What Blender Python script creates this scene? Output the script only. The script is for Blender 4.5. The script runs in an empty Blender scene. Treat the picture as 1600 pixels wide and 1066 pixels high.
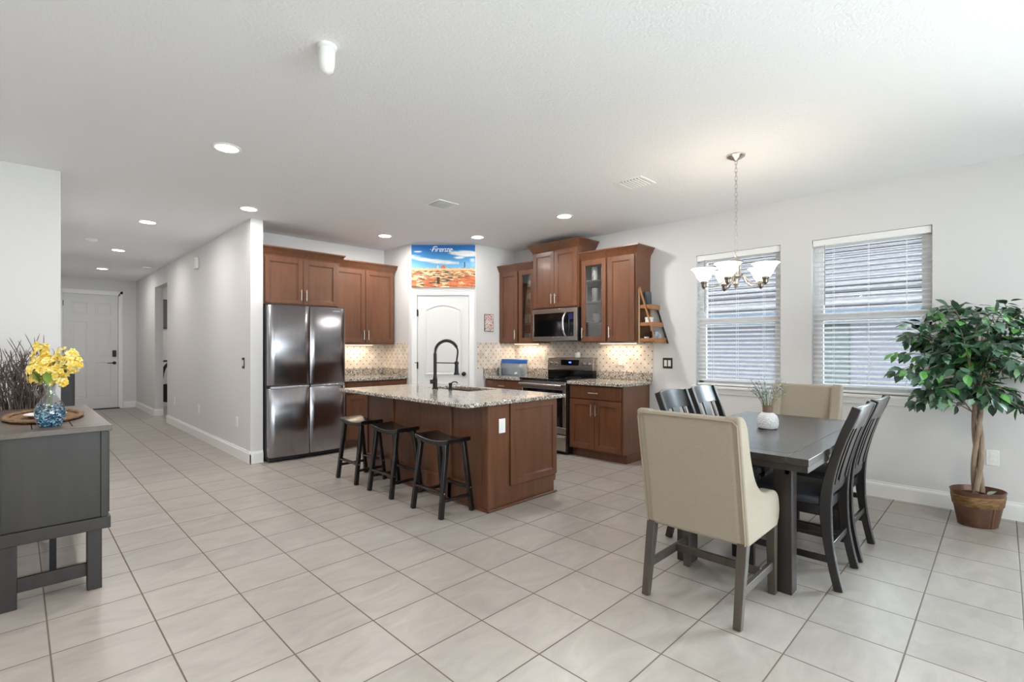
import bpy, bmesh, math, random
from mathutils import Vector, Matrix
random.seed(7)
PI = math.pi
scene = bpy.context.scene
COL = scene.collection

# ------------------------------------------------------------------ camera
FPX = 771.0; HOR = 543.0; EYE = 1.30; TH = math.radians(44.9)
cam_d = bpy.data.cameras.new('camera'); cam = bpy.data.objects.new('camera', cam_d); COL.objects.link(cam)
cam.location = (0, 0, EYE)
cam.rotation_euler = (PI/2, 0, TH - PI/2)
cam_d.sensor_width = 36.0; cam_d.lens = 36.0*FPX/1600.0
cam_d.shift_y = (HOR-533.0)/1600.0
cam_d.clip_start = 0.05; cam_d.clip_end = 200
scene.camera = cam

# ------------------------------------------------------------------ world, exposure
vs = scene.view_settings
vs.view_transform = 'Standard'; vs.look = 'None'; vs.gamma = 1.0; vs.use_curve_mapping = False
vs.exposure = 0.47
w = bpy.data.worlds.new('sky'); scene.world = w; w.use_nodes = True
nt = w.node_tree; bg = nt.nodes['Background']
SKY = 5.4
tc = nt.nodes.new('ShaderNodeTexCoord'); sx = nt.nodes.new('ShaderNodeSeparateXYZ'); rp = nt.nodes.new('ShaderNodeValToRGB')
mr = nt.nodes.new('ShaderNodeMapRange'); mr.inputs[1].default_value = -1; mr.inputs[2].default_value = 1
nt.links.new(tc.outputs['Generated'], sx.inputs[0]); nt.links.new(sx.outputs[2], mr.inputs[0]); nt.links.new(mr.outputs[0], rp.inputs[0])
rp.color_ramp.elements[0].position = .45; rp.color_ramp.elements[0].color = (1.72, 1.80, 1.84, 1)
rp.color_ramp.elements[1].position = .52; rp.color_ramp.elements[1].color = (.84, .92, 1.0, 1)
nt.links.new(rp.outputs[0], bg.inputs[0]); bg.inputs[1].default_value = SKY
try:
    scene.cycles.use_denoising = True
    scene.cycles.max_bounces = 10; scene.cycles.diffuse_bounces = 6; scene.cycles.transparent_max_bounces = 16
    scene.cycles.sample_clamp_indirect = 6; scene.cycles.caustics_reflective = False; scene.cycles.caustics_refractive = False
except Exception: pass

def S(r, g, b):
    f = lambda c: (c/255/12.92) if c/255 <= .04045 else ((c/255+.055)/1.055)**2.4
    return (f(r), f(g), f(b), 1)

def area_light(name, loc, rot, sx_, sy_, power, col=(1,1,1), portal=False):
    l = bpy.data.lights.new(name, 'AREA'); l.shape = 'RECTANGLE'; l.size = sx_; l.size_y = sy_; l.energy = power; l.color = col
    if portal: l.cycles.is_portal = True
    o = bpy.data.objects.new(name, l); COL.objects.link(o); o.location = loc; o.rotation_euler = rot
    return o

CEIL = 2.74
XW = 5.30          # window / range wall
YB = -3.6          # back wall of the living room
XL = -3.4          # far left wall of the living room
# portals in the side sliding door and the added back glazing
area_light('sky_portal', (XW+.12, -1.75, 1.2), (0, PI/2, 0), 2.3, 2.4, 1, portal=True)
area_light('sky_portal', (2.0, YB-.12, 1.25), (-PI/2, 0, 0), 4.6, 2.3, 1, portal=True)

# hazy daylight reaching the floor through the sliding door on the right
sl = bpy.data.lights.new('hazy_sun', 'SUN'); sl.energy = 15; sl.angle = math.radians(38); sl.color = (.78, .89, 1.0)
so_ = bpy.data.objects.new('hazy_sun', sl); COL.objects.link(so_); so_.location = (9, -6, 6)
so_.rotation_euler = Vector((-.62, .62, -.42)).to_track_quat('-Z', 'Y').to_euler()

# ------------------------------------------------------------------ helpers: materials
MATS = {}
def mat(name, col, rough=.5, metal=0.0, var=0.0, vscale=6.0, bump=0.0, bscale=60.0, stretch=(1,1,1), emit=None, estr=0, spec=.5, trans=0.0, coat=0.0, alpha=1.0):
    if name in MATS: return MATS[name]
    m = bpy.data.materials.new(name); m.use_nodes = True
    n = m.node_tree.nodes; L = m.node_tree.links; p = n['Principled BSDF']
    c = S(*col)
    p.inputs['Base Color'].default_value = c; p.inputs['Roughness'].default_value = rough; p.inputs['Metallic'].default_value = metal
    p.inputs['Specular IOR Level'].default_value = spec
    if trans: p.inputs['Transmission Weight'].default_value = trans
    if coat: p.inputs['Coat Weight'].default_value = coat; p.inputs['Coat Roughness'].default_value = .1
    if alpha < 1: p.inputs['Alpha'].default_value = alpha
    if emit: p.inputs['Emission Color'].default_value = S(*emit); p.inputs['Emission Strength'].default_value = estr
    t = n.new('ShaderNodeTexCoord'); mp = n.new('ShaderNodeMapping'); mp.inputs['Scale'].default_value = stretch
    L.new(t.outputs['Object'], mp.inputs[0])
    if var:
        no = n.new('ShaderNodeTexNoise'); no.inputs['Scale'].default_value = vscale; no.inputs['Detail'].default_value = 5
        L.new(mp.outputs[0], no.inputs['Vector'])
        r = n.new('ShaderNodeMapRange'); r.inputs[1].default_value = .3; r.inputs[2].default_value = .7
        r.inputs[3].default_value = 1-var; r.inputs[4].default_value = 1+var
        L.new(no.outputs[0], r.inputs[0])
        mx = n.new('ShaderNodeMix'); mx.data_type = 'RGBA'; mx.blend_type = 'MULTIPLY'; mx.inputs[0].default_value = 1
        mx.inputs[6].default_value = c; L.new(r.outputs[0], mx.inputs[7]); L.new(mx.outputs[2], p.inputs['Base Color'])
    if bump:
        nb = n.new('ShaderNodeTexNoise'); nb.inputs['Scale'].default_value = bscale; nb.inputs['Detail'].default_value = 3
        L.new(mp.outputs[0], nb.inputs['Vector'])
        b = n.new('ShaderNodeBump'); b.inputs['Strength'].default_value = bump; b.inputs['Distance'].default_value = .01
        L.new(nb.outputs[0], b.inputs['Height']); L.new(b.outputs[0], p.inputs['Normal'])
    MATS[name] = m
    return m

def M_math(n, L, op, a, b=None):
    x = n.new('ShaderNodeMath'); x.operation = op
    for i, v in enumerate((a, b)):
        if v is None: continue
        if isinstance(v, (int, float)): x.inputs[i].default_value = v
        else: L.new(v, x.inputs[i])
    return x.outputs[0]

def glass_mat(name, tint=(1,1,1,1), gl=.12, rough=.0):
    if name in MATS: return MATS[name]
    m = bpy.data.materials.new(name); m.use_nodes = True
    n = m.node_tree.nodes; L = m.node_tree.links; n.clear()
    o = n.new('ShaderNodeOutputMaterial'); t = n.new('ShaderNodeBsdfTransparent'); g = n.new('ShaderNodeBsdfGlossy'); mx = n.new('ShaderNodeMixShader')
    fr = n.new('ShaderNodeFresnel'); fr.inputs[0].default_value = 1.45
    t.inputs[0].default_value = tint; g.inputs['Roughness'].default_value = rough
    k = M_math(n, L, 'ADD', fr.outputs[0], gl-.04)
    L.new(k, mx.inputs[0]); L.new(t.outputs[0], mx.inputs[1]); L.new(g.outputs[0], mx.inputs[2]); L.new(mx.outputs[0], o.inputs[0])
    MATS[name] = m; return m

def tile_floor_mat():
    m = bpy.data.materials.new('floor_tile'); m.use_nodes = True
    n = m.node_tree.nodes; L = m.node_tree.links; p = n['Principled BSDF']
    t = n.new('ShaderNodeTexCoord'); s = n.new('ShaderNodeSeparateXYZ'); L.new(t.outputs['Object'], s.inputs[0])
    sz = .3655
    fx = M_math(n, L, 'DIVIDE', M_math(n, L, 'SUBTRACT', s.outputs[0], 1.928-40*sz), sz)
    fy = M_math(n, L, 'DIVIDE', M_math(n, L, 'SUBTRACT', s.outputs[1], 1.760-40*sz), sz)
    ds = []
    for f in (fx, fy):
        fr = M_math(n, L, 'FRACT', f)
        ds.append(M_math(n, L, 'MINIMUM', fr, M_math(n, L, 'SUBTRACT', 1.0, fr)))
    d = M_math(n, L, 'MINIMUM', ds[0], ds[1])
    gr = n.new('ShaderNodeMapRange'); gr.inputs[1].default_value = .0065; gr.inputs[2].default_value = .0105; L.new(d, gr.inputs[0])
    cx = M_math(n, L, 'FLOOR', fx); cy = M_math(n, L, 'FLOOR', fy)
    cmb = n.new('ShaderNodeCombineXYZ'); L.new(cx, cmb.inputs[0]); L.new(cy, cmb.inputs[1])
    wn = n.new('ShaderNodeTexWhiteNoise'); wn.noise_dimensions = '3D'; L.new(cmb.outputs[0], wn.inputs['Vector'])
    # offset the cloudy veining per tile
    va = n.new('ShaderNodeVectorMath'); va.operation = 'SCALE'; L.new(wn.outputs['Color'], va.inputs[0]); va.inputs['Scale'].default_value = 9
    vb = n.new('ShaderNodeVectorMath'); vb.operation = 'ADD'; L.new(va.outputs[0], vb.inputs[0]); L.new(t.outputs['Object'], vb.inputs[1])
    mp = n.new('ShaderNodeMapping'); mp.inputs['Scale'].default_value = (1.0, 2.2, 1); mp.inputs['Rotation'].default_value = (0, 0, .5); L.new(vb.outputs[0], mp.inputs[0])
    no = n.new('ShaderNodeTexNoise'); no.inputs['Scale'].default_value = 3.2; no.inputs['Detail'].default_value = 6; no.inputs['Roughness'].default_value = .6; no.inputs['Distortion'].default_value = 1.2
    L.new(mp.outputs[0], no.inputs['Vector'])
    r = n.new('ShaderNodeValToRGB'); L.new(no.outputs[0], r.inputs[0])
    r.color_ramp.elements[0].position = .32; r.color_ramp.elements[0].color = S(156, 149, 142)
    r.color_ramp.elements[1].position = .66; r.color_ramp.elements[1].color = S(172, 165, 158)
    k = n.new('ShaderNodeMapRange'); k.inputs[3].default_value = .96; k.inputs[4].default_value = 1.03; L.new(wn.outputs['Value'], k.inputs[0])
    mx = n.new('ShaderNodeMix'); mx.data_type = 'RGBA'; mx.blend_type = 'MULTIPLY'; mx.inputs[0].default_value = 1
    L.new(r.outputs[0], mx.inputs[6]); L.new(k.outputs[0], mx.inputs[7])
    m2 = n.new('ShaderNodeMix'); m2.data_type = 'RGBA'; L.new(gr.outputs[0], m2.inputs[0])
    m2.inputs[6].default_value = S(104, 92, 82); L.new(mx.outputs[2], m2.inputs[7]); L.new(m2.outputs[2], p.inputs['Base Color'])
    rr = n.new('ShaderNodeMapRange'); rr.inputs[3].default_value = .8; rr.inputs[4].default_value = .34; L.new(gr.outputs[0], rr.inputs[0]); L.new(rr.outputs[0], p.inputs['Roughness'])
    b = n.new('ShaderNodeBump'); b.inputs['Strength'].default_value = .35; b.inputs['Distance'].default_value = .003
    L.new(gr.outputs[0], b.inputs['Height']); L.new(b.outputs[0], p.inputs['Normal'])
    return m

def granite_mat(name='granite', base=(178,171,163), dark=(60,56,54), light=(222,218,212)):
    m = bpy.data.materials.new(name); m.use_nodes = True
    n = m.node_tree.nodes; L = m.node_tree.links; p = n['Principled BSDF']
    t = n.new('ShaderNodeTexCoord')
    v1 = n.new('ShaderNodeTexVoronoi'); v1.inputs['Scale'].default_value = 120; L.new(t.outputs['Object'], v1.inputs['Vector'])
    sp = n.new('ShaderNodeSeparateColor'); L.new(v1.outputs['Color'], sp.inputs[0])
    r = n.new('ShaderNodeValToRGB'); r.color_ramp.interpolation = 'CONSTANT'; L.new(sp.outputs[0], r.inputs[0])
    e = r.color_ramp.elements; e[0].color = S(*dark); e[1].position = .16; e[1].color = S(136, 124, 112)
    for pos, c in ((.34, base), (.62, light), (.82, (192, 178, 162)), (.93, (92, 80, 72))):
        q = e.new(pos); q.color = S(*c)
    no = n.new('ShaderNodeTexNoise'); no.inputs['Scale'].default_value = 14; no.inputs['Detail'].default_value = 4; L.new(t.outputs['Object'], no.inputs['Vector'])
    mx = n.new('ShaderNodeMix'); mx.data_type = 'RGBA'; mx.blend_type = 'OVERLAY'; mx.inputs[0].default_value = .45
    L.new(r.outputs[0], mx.inputs[6]); L.new(no.outputs[0], mx.inputs[7]); L.new(mx.outputs[2], p.inputs['Base Color'])
    p.inputs['Roughness'].default_value = .12
    return m

def splash_mat(name, axis):
    m = bpy.data.materials.new(name); m.use_nodes = True
    n = m.node_tree.nodes; L = m.node_tree.links; p = n['Principled BSDF']
    t = n.new('ShaderNodeTexCoord'); s = n.new('ShaderNodeSeparateXYZ'); L.new(t.outputs['Object'], s.inputs[0])
    a = .098
    u = M_math(n, L, 'DIVIDE', M_math(n, L, 'ADD', s.outputs[axis], 30*a), a); v = M_math(n, L, 'DIVIDE', M_math(n, L, 'ADD', s.outputs[2], .02), a)
    def dist(off):
        r_ = []
        for q in (u, v):
            f = M_math(n, L, 'FRACT', M_math(n, L, 'ADD', q, off))
            r_.append(M_math(n, L, 'ABSOLUTE', M_math(n, L, 'SUBTRACT', f, .5)))
        return M_math(n, L, 'ADD', r_[0], r_[1])
    dd = M_math(n, L, 'MINIMUM', dist(0), dist(.5))
    dot = M_math(n, L, 'LESS_THAN', dd, .105)
    # diagonal grout
    gl = []
    for op in ('ADD', 'SUBTRACT'):
        f = M_math(n, L, 'FRACT', M_math(n, L, op, u, v))
        gl.append(M_math(n, L, 'MINIMUM', f, M_math(n, L, 'SUBTRACT', 1, f)))
    gd = M_math(n, L, 'LESS_THAN', M_math(n, L, 'MINIMUM', gl[0], gl[1]), .022)
    no = n.new('ShaderNodeTexNoise'); no.inputs['Scale'].default_value = 9; no.inputs['Detail'].default_value = 5; L.new(t.outputs['Object'], no.inputs['Vector'])
    r = n.new('ShaderNodeValToRGB'); L.new(no.outputs[0], r.inputs[0])
    r.color_ramp.elements[0].position = .3; r.color_ramp.elements[0].color = S(206, 192, 178); r.color_ramp.elements[1].position = .7; r.color_ramp.elements[1].color = S(238, 229, 218)
    m1 = n.new('ShaderNodeMix'); m1.data_type = 'RGBA'; L.new(gd, m1.inputs[0]); L.new(r.outputs[0], m1.inputs[6]); m1.inputs[7].default_value = S(206, 196, 184)
    m2 = n.new('ShaderNodeMix'); m2.data_type = 'RGBA'; L.new(dot, m2.inputs[0]); L.new(m1.outputs[2], m2.inputs[6]); m2.inputs[7].default_value = S(116, 98, 86)
    L.new(m2.outputs[2], p.inputs['Base Color']); p.inputs['Roughness'].default_value = .35
    return m

def leaf_mat(name, c1, c2, c3, scale=9, rough=.45):
    m = bpy.data.materials.new(name); m.use_nodes = True
    n = m.node_tree.nodes; L = m.node_tree.links; p = n['Principled BSDF']
    t = n.new('ShaderNodeTexCoord'); v = n.new('ShaderNodeTexVoronoi'); v.inputs['Scale'].default_value = scale; L.new(t.outputs['Object'], v.inputs['Vector'])
    sp = n.new('ShaderNodeSeparateColor'); L.new(v.outputs['Color'], sp.inputs[0])
    r = n.new('ShaderNodeValToRGB'); L.new(sp.outputs[0], r.inputs[0])
    e = r.color_ramp.elements; e[0].color = S(*c1); e[1].position = .8; e[1].color = S(*c3); q = e.new(.5); q.color = S(*c2)
    L.new(r.outputs[0], p.inputs['Base Color']); p.inputs['Roughness'].default_value = rough
    return m

def wood_mat(name, c1, c2, rough=.4, scale=7.0, stretch=(1,1,.12), coat=0.0):
    if name in MATS: return MATS[name]
    m = bpy.data.materials.new(name); m.use_nodes = True
    n = m.node_tree.nodes; L = m.node_tree.links; p = n['Principled BSDF']
    t = n.new('ShaderNodeTexCoord'); mp = n.new('ShaderNodeMapping'); mp.inputs['Scale'].default_value = stretch; L.new(t.outputs['Object'], mp.inputs[0])
    no = n.new('ShaderNodeTexNoise'); no.inputs['Scale'].default_value = scale*4; no.inputs['Detail'].default_value = 7; no.inputs['Roughness'].default_value = .65; L.new(mp.outputs[0], no.inputs['Vector'])
    n2 = n.new('ShaderNodeTexNoise'); n2.inputs['Scale'].default_value = 2.5; n2.inputs['Detail'].default_value = 3; L.new(t.outputs['Object'], n2.inputs['Vector'])
    f = M_math(n, L, 'ADD', M_math(n, L, 'MULTIPLY', no.outputs[0], .65), M_math(n, L, 'MULTIPLY', n2.outputs[0], .35))
    r = n.new('ShaderNodeValToRGB'); L.new(f, r.inputs[0])
    r.color_ramp.elements[0].position = .34; r.color_ramp.elements[0].color = S(*c1); r.color_ramp.elements[1].position = .66; r.color_ramp.elements[1].color = S(*c2)
    L.new(r.outputs[0], p.inputs['Base Color']); p.inputs['Roughness'].default_value = rough
    if coat: p.inputs['Coat Weight'].default_value = coat; p.inputs['Coat Roughness'].default_value = .15
    b = n.new('ShaderNodeBump'); b.inputs['Strength'].default_value = .12; b.inputs['Distance'].default_value = .002
    L.new(no.outputs[0], b.inputs['Height']); L.new(b.outputs[0], p.inputs['Normal'])
    MATS[name] = m; return m

WALL = mat('wall_paint', (222, 221, 221), .85, bump=.05, bscale=220)
CEILM = mat('ceiling_paint', (242, 243, 246), .9, bump=.35, bscale=75)
TRIM = mat('white_trim', (242, 242, 241), .4)
DOORW = mat('door_white', (224, 224, 223), .45, bump=.03, bscale=120)
CAB = wood_mat('cabinet_wood', (92, 57, 38), (116, 74, 50), .34, 5, coat=.15)
CABI = wood_mat('cabinet_inside', (92, 68, 52), (116, 86, 64), .5, 5)
NICK = mat('brushed_nickel', (206, 202, 196), .28, 1.0)
STEEL = mat('dark_stainless', (150, 146, 146), .2, 1.0, var=.03, vscale=40, stretch=(1,1,.02))
STEELR = mat('range_stainless', (176, 170, 164), .26, 1.0, var=.04, vscale=60, stretch=(1,1,.04))
FRIDGE = mat('black_stainless', (152, 149, 153), .2, 1.0, var=.04, vscale=30, stretch=(1,1,.03))
BLK = mat('black_plastic', (24, 24, 26), .4)
BLKGL = mat('black_glass', (10, 10, 12), .06, spec=.6)
BLKM = mat('matte_black_metal', (26, 26, 27), .38, .3)
STOOLM = wood_mat('black_wood', (11, 10, 10), (19, 17, 17), .25, 5, coat=.3)
TABM = wood_mat('grey_brown_wood', (38, 32, 30), (54, 47, 44), .27, 4, stretch=(.12,1,1), coat=.12)
TABL = wood_mat('grey_brown_leg', (34, 28, 25), (48, 40, 36), .42, 4)
CHAIRM = wood_mat('charcoal_wood', (25, 22, 22), (38, 34, 33), .3, 5, coat=.2)
SEATM = mat('charcoal_leatherette', (52, 54, 60), .42, var=.05, bump=.1, bscale=300)
LINEN = mat('linen', (160, 149, 134), .95, var=.07, vscale=60, stretch=(1, 1, 9), bump=.3, bscale=500)
GREYLEG = wood_mat('weathered_grey_wood', (62, 55, 49), (84, 75, 67), .5, 6)
SIDEM = wood_mat('sideboard_wood', (38, 33, 30), (52, 46, 42), .42, 5, stretch=(1,1,.12))
SIDET = wood_mat('sideboard_top', (66, 53, 45), (94, 77, 66), .35, 5, stretch=(1,.12,1), coat=.2)
GRAN = granite_mat()
GLASS = glass_mat('window_glass', (.93,.96,.95,1), .05)
CGLASS = glass_mat('clear_glass', (.92,.95,.95,1), .12)
WHITEC = mat('white_ceramic', (240, 240, 240), .25)
WHITEP = mat('white_plastic', (240, 240, 238), .4)
BLIND = mat('blind_slat', (246, 246, 246), .5)
def slat_mat():
    m = bpy.data.materials.new('translucent_slat'); m.use_nodes = True; n = m.node_tree.nodes; L = m.node_tree.links
    p = n['Principled BSDF']; p.inputs['Base Color'].default_value = S(246,246,246); p.inputs['Roughness'].default_value = .5
    t = n.new('ShaderNodeBsdfTranslucent'); t.inputs[0].default_value = S(244,245,248); mx = n.new('ShaderNodeMixShader'); mx.inputs[0].default_value = .42
    L.new(p.outputs[0], mx.inputs[1]); L.new(t.outputs[0], mx.inputs[2]); L.new(mx.outputs[0], n['Material Output'].inputs[0]); return m
SLAT = slat_mat()
LAMPGL = mat('lamp_lens', (255, 255, 255), .4, emit=(255, 250, 242), estr=14)
SHADEGL = mat('frosted_shade', (255, 248, 236), .5, emit=(255, 232, 200), estr=1.25)

# ------------------------------------------------------------------ helpers: geometry
def nb(): return bmesh.new()
def bx(bm, x0, y0, z0, x1, y1, z1, m=None):
    v = [bm.verts.new(p) for p in ((x0,y0,z0),(x1,y0,z0),(x1,y1,z0),(x0,y1,z0),(x0,y0,z1),(x1,y0,z1),(x1,y1,z1),(x0,y1,z1))]
    if m is not None:
        for q in v: q.co = m @ q.co
    for f in ((0,3,2,1),(4,5,6,7),(0,1,5,4),(1,2,6,5),(2,3,7,6),(3,0,4,7)): bm.faces.new([v[i] for i in f])
    return bm
def frame_of(d):
    d = d.normalized(); a = Vector((0,0,1)) if abs(d.z) < .95 else Vector((1,0,0))
    u = d.cross(a).normalized(); return u, d.cross(u).normalized()
def ring_loft(bm, rings, cap=True, closed=False):
    rs = [[bm.verts.new(p) for p in r] for r in rings]; n = len(rs[0])
    rng = range(len(rs)) if closed else range(len(rs)-1)
    for i in rng:
        a = rs[i]; b = rs[(i+1) % len(rs)]
        for j in range(n):
            bm.faces.new((a[j], a[(j+1)%n], b[(j+1)%n], b[j]))
    if cap and not closed:
        bm.faces.new(rs[0][::-1]); bm.faces.new(rs[-1])
    return bm
def tube(bm, pts, r, seg=8, cap=True):
    pts = [Vector(p) for p in pts]; rings = []; u = None
    for i, p in enumerate(pts):
        d = (pts[min(i+1, len(pts)-1)] - pts[max(i-1, 0)])
        if u is None: u, v = frame_of(d)
        else:
            d = d.normalized(); u = (u - d*u.dot(d)).normalized(); v = d.cross(u)
        rr = r[i] if isinstance(r, (list, tuple)) else r
        rings.append([p + u*math.cos(2*PI*k/seg)*rr + v*math.sin(2*PI*k/seg)*rr for k in range(seg)])
    return ring_loft(bm, rings, cap)
def cyl(bm, p0, p1, r0, r1=None, seg=16): return tube(bm, [p0, p1], [r0, r0 if r1 is None else r1], seg)
def lathe(bm, prof, c=(0,0,0), seg=24, cap=True, sx_=1, sy_=1):
    rings = [[(c[0]+max(r,1e-4)*math.cos(2*PI*k/seg)*sx_, c[1]+max(r,1e-4)*math.sin(2*PI*k/seg)*sy_, c[2]+z) for k in range(seg)] for r, z in prof]
    return ring_loft(bm, rings, cap)
def beam(bm, p0, p1, w0, d0, w1=None, d1=None, up=(0,1,0)):
    "rectangular bar between points, w along x-ish, d along the other axis"
    p0, p1 = Vector(p0), Vector(p1); d = (p1-p0).normalized(); v = Vector(up); u = v.cross(d).normalized(); v = d.cross(u).normalized()
    w1 = w1 or w0; d1 = d1 or d0
    rings = []
    for p, a, b in ((p0, w0, d0), (p1, w1, d1)):
        rings.append([p+u*a/2*sx1+v*b/2*sy1 for sx1, sy1 in ((-1,-1),(1,-1),(1,1),(-1,1))])
    return ring_loft(bm, rings)
def prism(bm, pts, axis, a0, a1):
    def P(p, a):
        if axis == 'x': return (a, p[0], p[1])
        if axis == 'y': return (p[0], a, p[1])
        return (p[0], p[1], a)
    A = [bm.verts.new(P(p, a0)) for p in pts]; B = [bm.verts.new(P(p, a1)) for p in pts]; n = len(pts)
    bm.faces.new(A); bm.faces.new(B[::-1])
    for i in range(n): bm.faces.new((A[i], B[i], B[(i+1)%n], A[(i+1)%n]))
    return bm
def ribbon(bm, prof, width, x0, x1):
    "bar following profile of (y,z) points with given thickness in the y-z plane, from x0 to x1"
    L_, R_ = [], []
    for i, (y, z) in enumerate(prof):
        a = Vector(prof[max(i-1,0)]); b = Vector(prof[min(i+1, len(prof)-1)]); d = (b-a).normalized(); nrm = Vector((-d.y, d.x))
        wv = width[i] if isinstance(width, (list, tuple)) else width
        L_.append((y+nrm.x*wv/2, z+nrm.y*wv/2)); R_.append((y-nrm.x*wv/2, z-nrm.y*wv/2))
    rings = [[(x0,)+l, (x1,)+l, (x1,)+r, (x0,)+r] for l, r in zip(L_, R_)]
    return ring_loft(bm, rings)
def smoothpath(pts, n=6):
    "Catmull-Rom through points"
    P = [Vector(p) for p in pts]; out = []
    for i in range(len(P)-1):
        p0 = P[max(i-1,0)]; p1 = P[i]; p2 = P[i+1]; p3 = P[min(i+2, len(P)-1)]
        for k in range(n):
            t = k/n
            out.append(.5*((2*p1)+(p2-p0)*t+(2*p0-5*p1+4*p2-p3)*t*t+(3*p1-p0-3*p2+p3)*t**3))
    out.append(P[-1]); return out

def obj(name, bm, m, parent=None, bevel=0.0, seg=2, smooth=True, subsurf=0, loc=None, rotz=None):
    bmesh.ops.recalc_face_normals(bm, faces=bm.faces)
    me = bpy.data.meshes.new(name); bm.to_mesh(me); bm.free(); me.materials.append(m)
    if smooth:
        me.polygons.foreach_set('use_smooth', [True]*len(me.polygons)); me.set_sharp_from_angle(angle=math.radians(38))
    o = bpy.data.objects.new(name, me); COL.objects.link(o)
    if parent is not None: o.parent = parent
    if loc: o.location = loc
    if rotz is not None: o.rotation_euler = (0,0,rotz)
    if bevel:
        b = o.modifiers.new('b', 'BEVEL'); b.width = bevel; b.segments = seg; b.limit_method = 'ANGLE'; b.angle_limit = math.radians(40); b.harden_normals = False
    if subsurf:
        s = o.modifiers.new('s', 'SUBSURF'); s.levels = subsurf; s.render_levels = subsurf
    return o
def tag(o, label, cat, group=None, kind=None):
    o['label'] = label; o['category'] = cat
    if group: o['group'] = group
    if kind: o['kind'] = kind
    return o
def thing(name, label, cat, loc=(0,0,0), rotz=0, group=None):
    o = bpy.data.objects.new(name, None); COL.objects.link(o); o.location = loc; o.rotation_euler = (0,0,rotz); o.empty_display_size = .1
    return tag(o, label, cat, group)
def struct(name, bm, m, parent=None, bevel=0, smooth=False):
    o = obj(name, bm, m, parent, bevel, smooth=smooth)
    if parent is None: o['kind'] = 'structure'
    return o
def dup(root, loc, rotz, label, group=None):
    def cp(o, par):
        c = o.copy(); COL.objects.link(c)
        if par is not None: c.parent = par
        for ch in o.children: cp(ch, c)
        return c
    r = cp(root, None); r.location = loc; r.rotation_euler = (0,0,rotz); r['label'] = label
    if group: r['group'] = group
    return r

# ================================================================== SETTING
struct('floor', bx(nb(), XL-.1, YB-.1, -.1, XW+.1, 14, 0), tile_floor_mat())
struct('ceiling', bx(nb(), XL-.1, YB-.1, CEIL, XW+.1, 14, CEIL+.1), CEILM)
WIN = [(1.555, 2.41), (.415, 1.285)]; WZ0, WZ1 = .885, 2.31
T = .16
# window wall with openings (two windows, one sliding door behind to the right)
bm = nb()
ys = [(5.5, 2.41, None), (2.41, 1.555, 'w'), (1.555, 1.285, None), (1.285, .415, 'w'), (.415, -.42, None), (-.42, -3.0, 'd'), (-3.0, YB-.1, None)]
for a, b, k in ys:
    if k is None: bx(bm, XW, b, 0, XW+T, a, CEIL)
    elif k == 'w': bx(bm, XW, b, 0, XW+T, a, WZ0); bx(bm, XW, b, WZ1, XW+T, a, CEIL)
    else: bx(bm, XW, b, 2.36, XW+T, a, CEIL)
struct('wall_right', bm, WALL)
# range-side return, pantry diagonal, return to fridge wall
YR = 5.22; A = (3.87, 5.88); B = (4.53, 5.22)
bm = nb(); bx(bm, B[0], YR, 0, XW+T, YR+.1, CEIL); struct('wall_pantry_return_right', bm, WALL)
bm = nb(); bx(bm, A[0], A[1], 0, A[0]+.1, 6.66, CEIL); struct('wall_pantry_return_left', bm, WALL)
bm = nb(); bx(bm, 1.97, 6.55, 0, 3.97, 6.66, CEIL); struct('wall_kitchen_back', bm, WALL)
# diagonal: local frame at A, x along A->B, +y behind
dl = math.hypot(B[0]-A[0], B[1]-A[1]); dang = math.atan2(B[1]-A[1], B[0]-A[0])
DW0, DW1, DH = dl/2-.355+.005, dl/2+.355+.005, 2.02
bm = nb(); bx(bm, 0, 0, 0, DW0-.02, .1, CEIL); bx(bm, DW1+.02, 0, 0, dl, .1, CEIL); bx(bm, DW0-.02, 0, DH+.02, DW1+.02, .1, CEIL)
o = struct('wall_pantry', bm, WALL); o.location = (A[0], A[1], 0); o.rotation_euler = (0,0,dang)
# hall wall with opening
HX = 1.84
bm = nb(); bx(bm, HX, 5.95, 0, HX+.13, 10.27, CEIL); bx(bm, HX, 11.35, 0, HX+.13, 13.6, CEIL); bx(bm, HX, 10.27, 2.43, HX+.13, 11.35, CEIL)
struct('wall_hall_right', bm, WALL)
bm = nb(); bx(bm, .1, 5.47, 0, .254, 13.6, CEIL); struct('wall_hall_left', bm, WALL)
bm = nb(); bx(bm, XL, 5.47, 0, .10, 5.6, CEIL); struct('wall_living_far', bm, WALL)
EY = 13.42
bm = nb(); bx(bm, .1, EY, 0, .62, EY+.12, CEIL); bx(bm, 1.56, EY, 0, 4.3, EY+.12, CEIL); bx(bm, .62, EY, 2.44, 1.56, EY+.12, CEIL)
struct('wall_hall_end', bm, WALL)
# side room through the opening
bm = nb(); bx(bm, 4.2, 9.0, 0, 4.3, 13.5, CEIL); bx(bm, 1.97, 9.0, 0, 4.3, 9.1, CEIL); struct('wall_side_room', bm, WALL)
# living room shell behind the camera
bm = nb(); bx(bm, XL, YB-.14, 0, -.3, YB, CEIL); bx(bm, 4.3, YB-.14, 0, XW+T, YB, CEIL); bx(bm, -.3, YB-.14, 2.4, 4.3, YB, CEIL); struct('wall_living_back', bm, WALL)
bm = nb(); bx(bm, XL-.14, YB-.14, 0, XL, 5.6, CEIL); struct('wall_living_left', bm, WALL)

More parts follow.
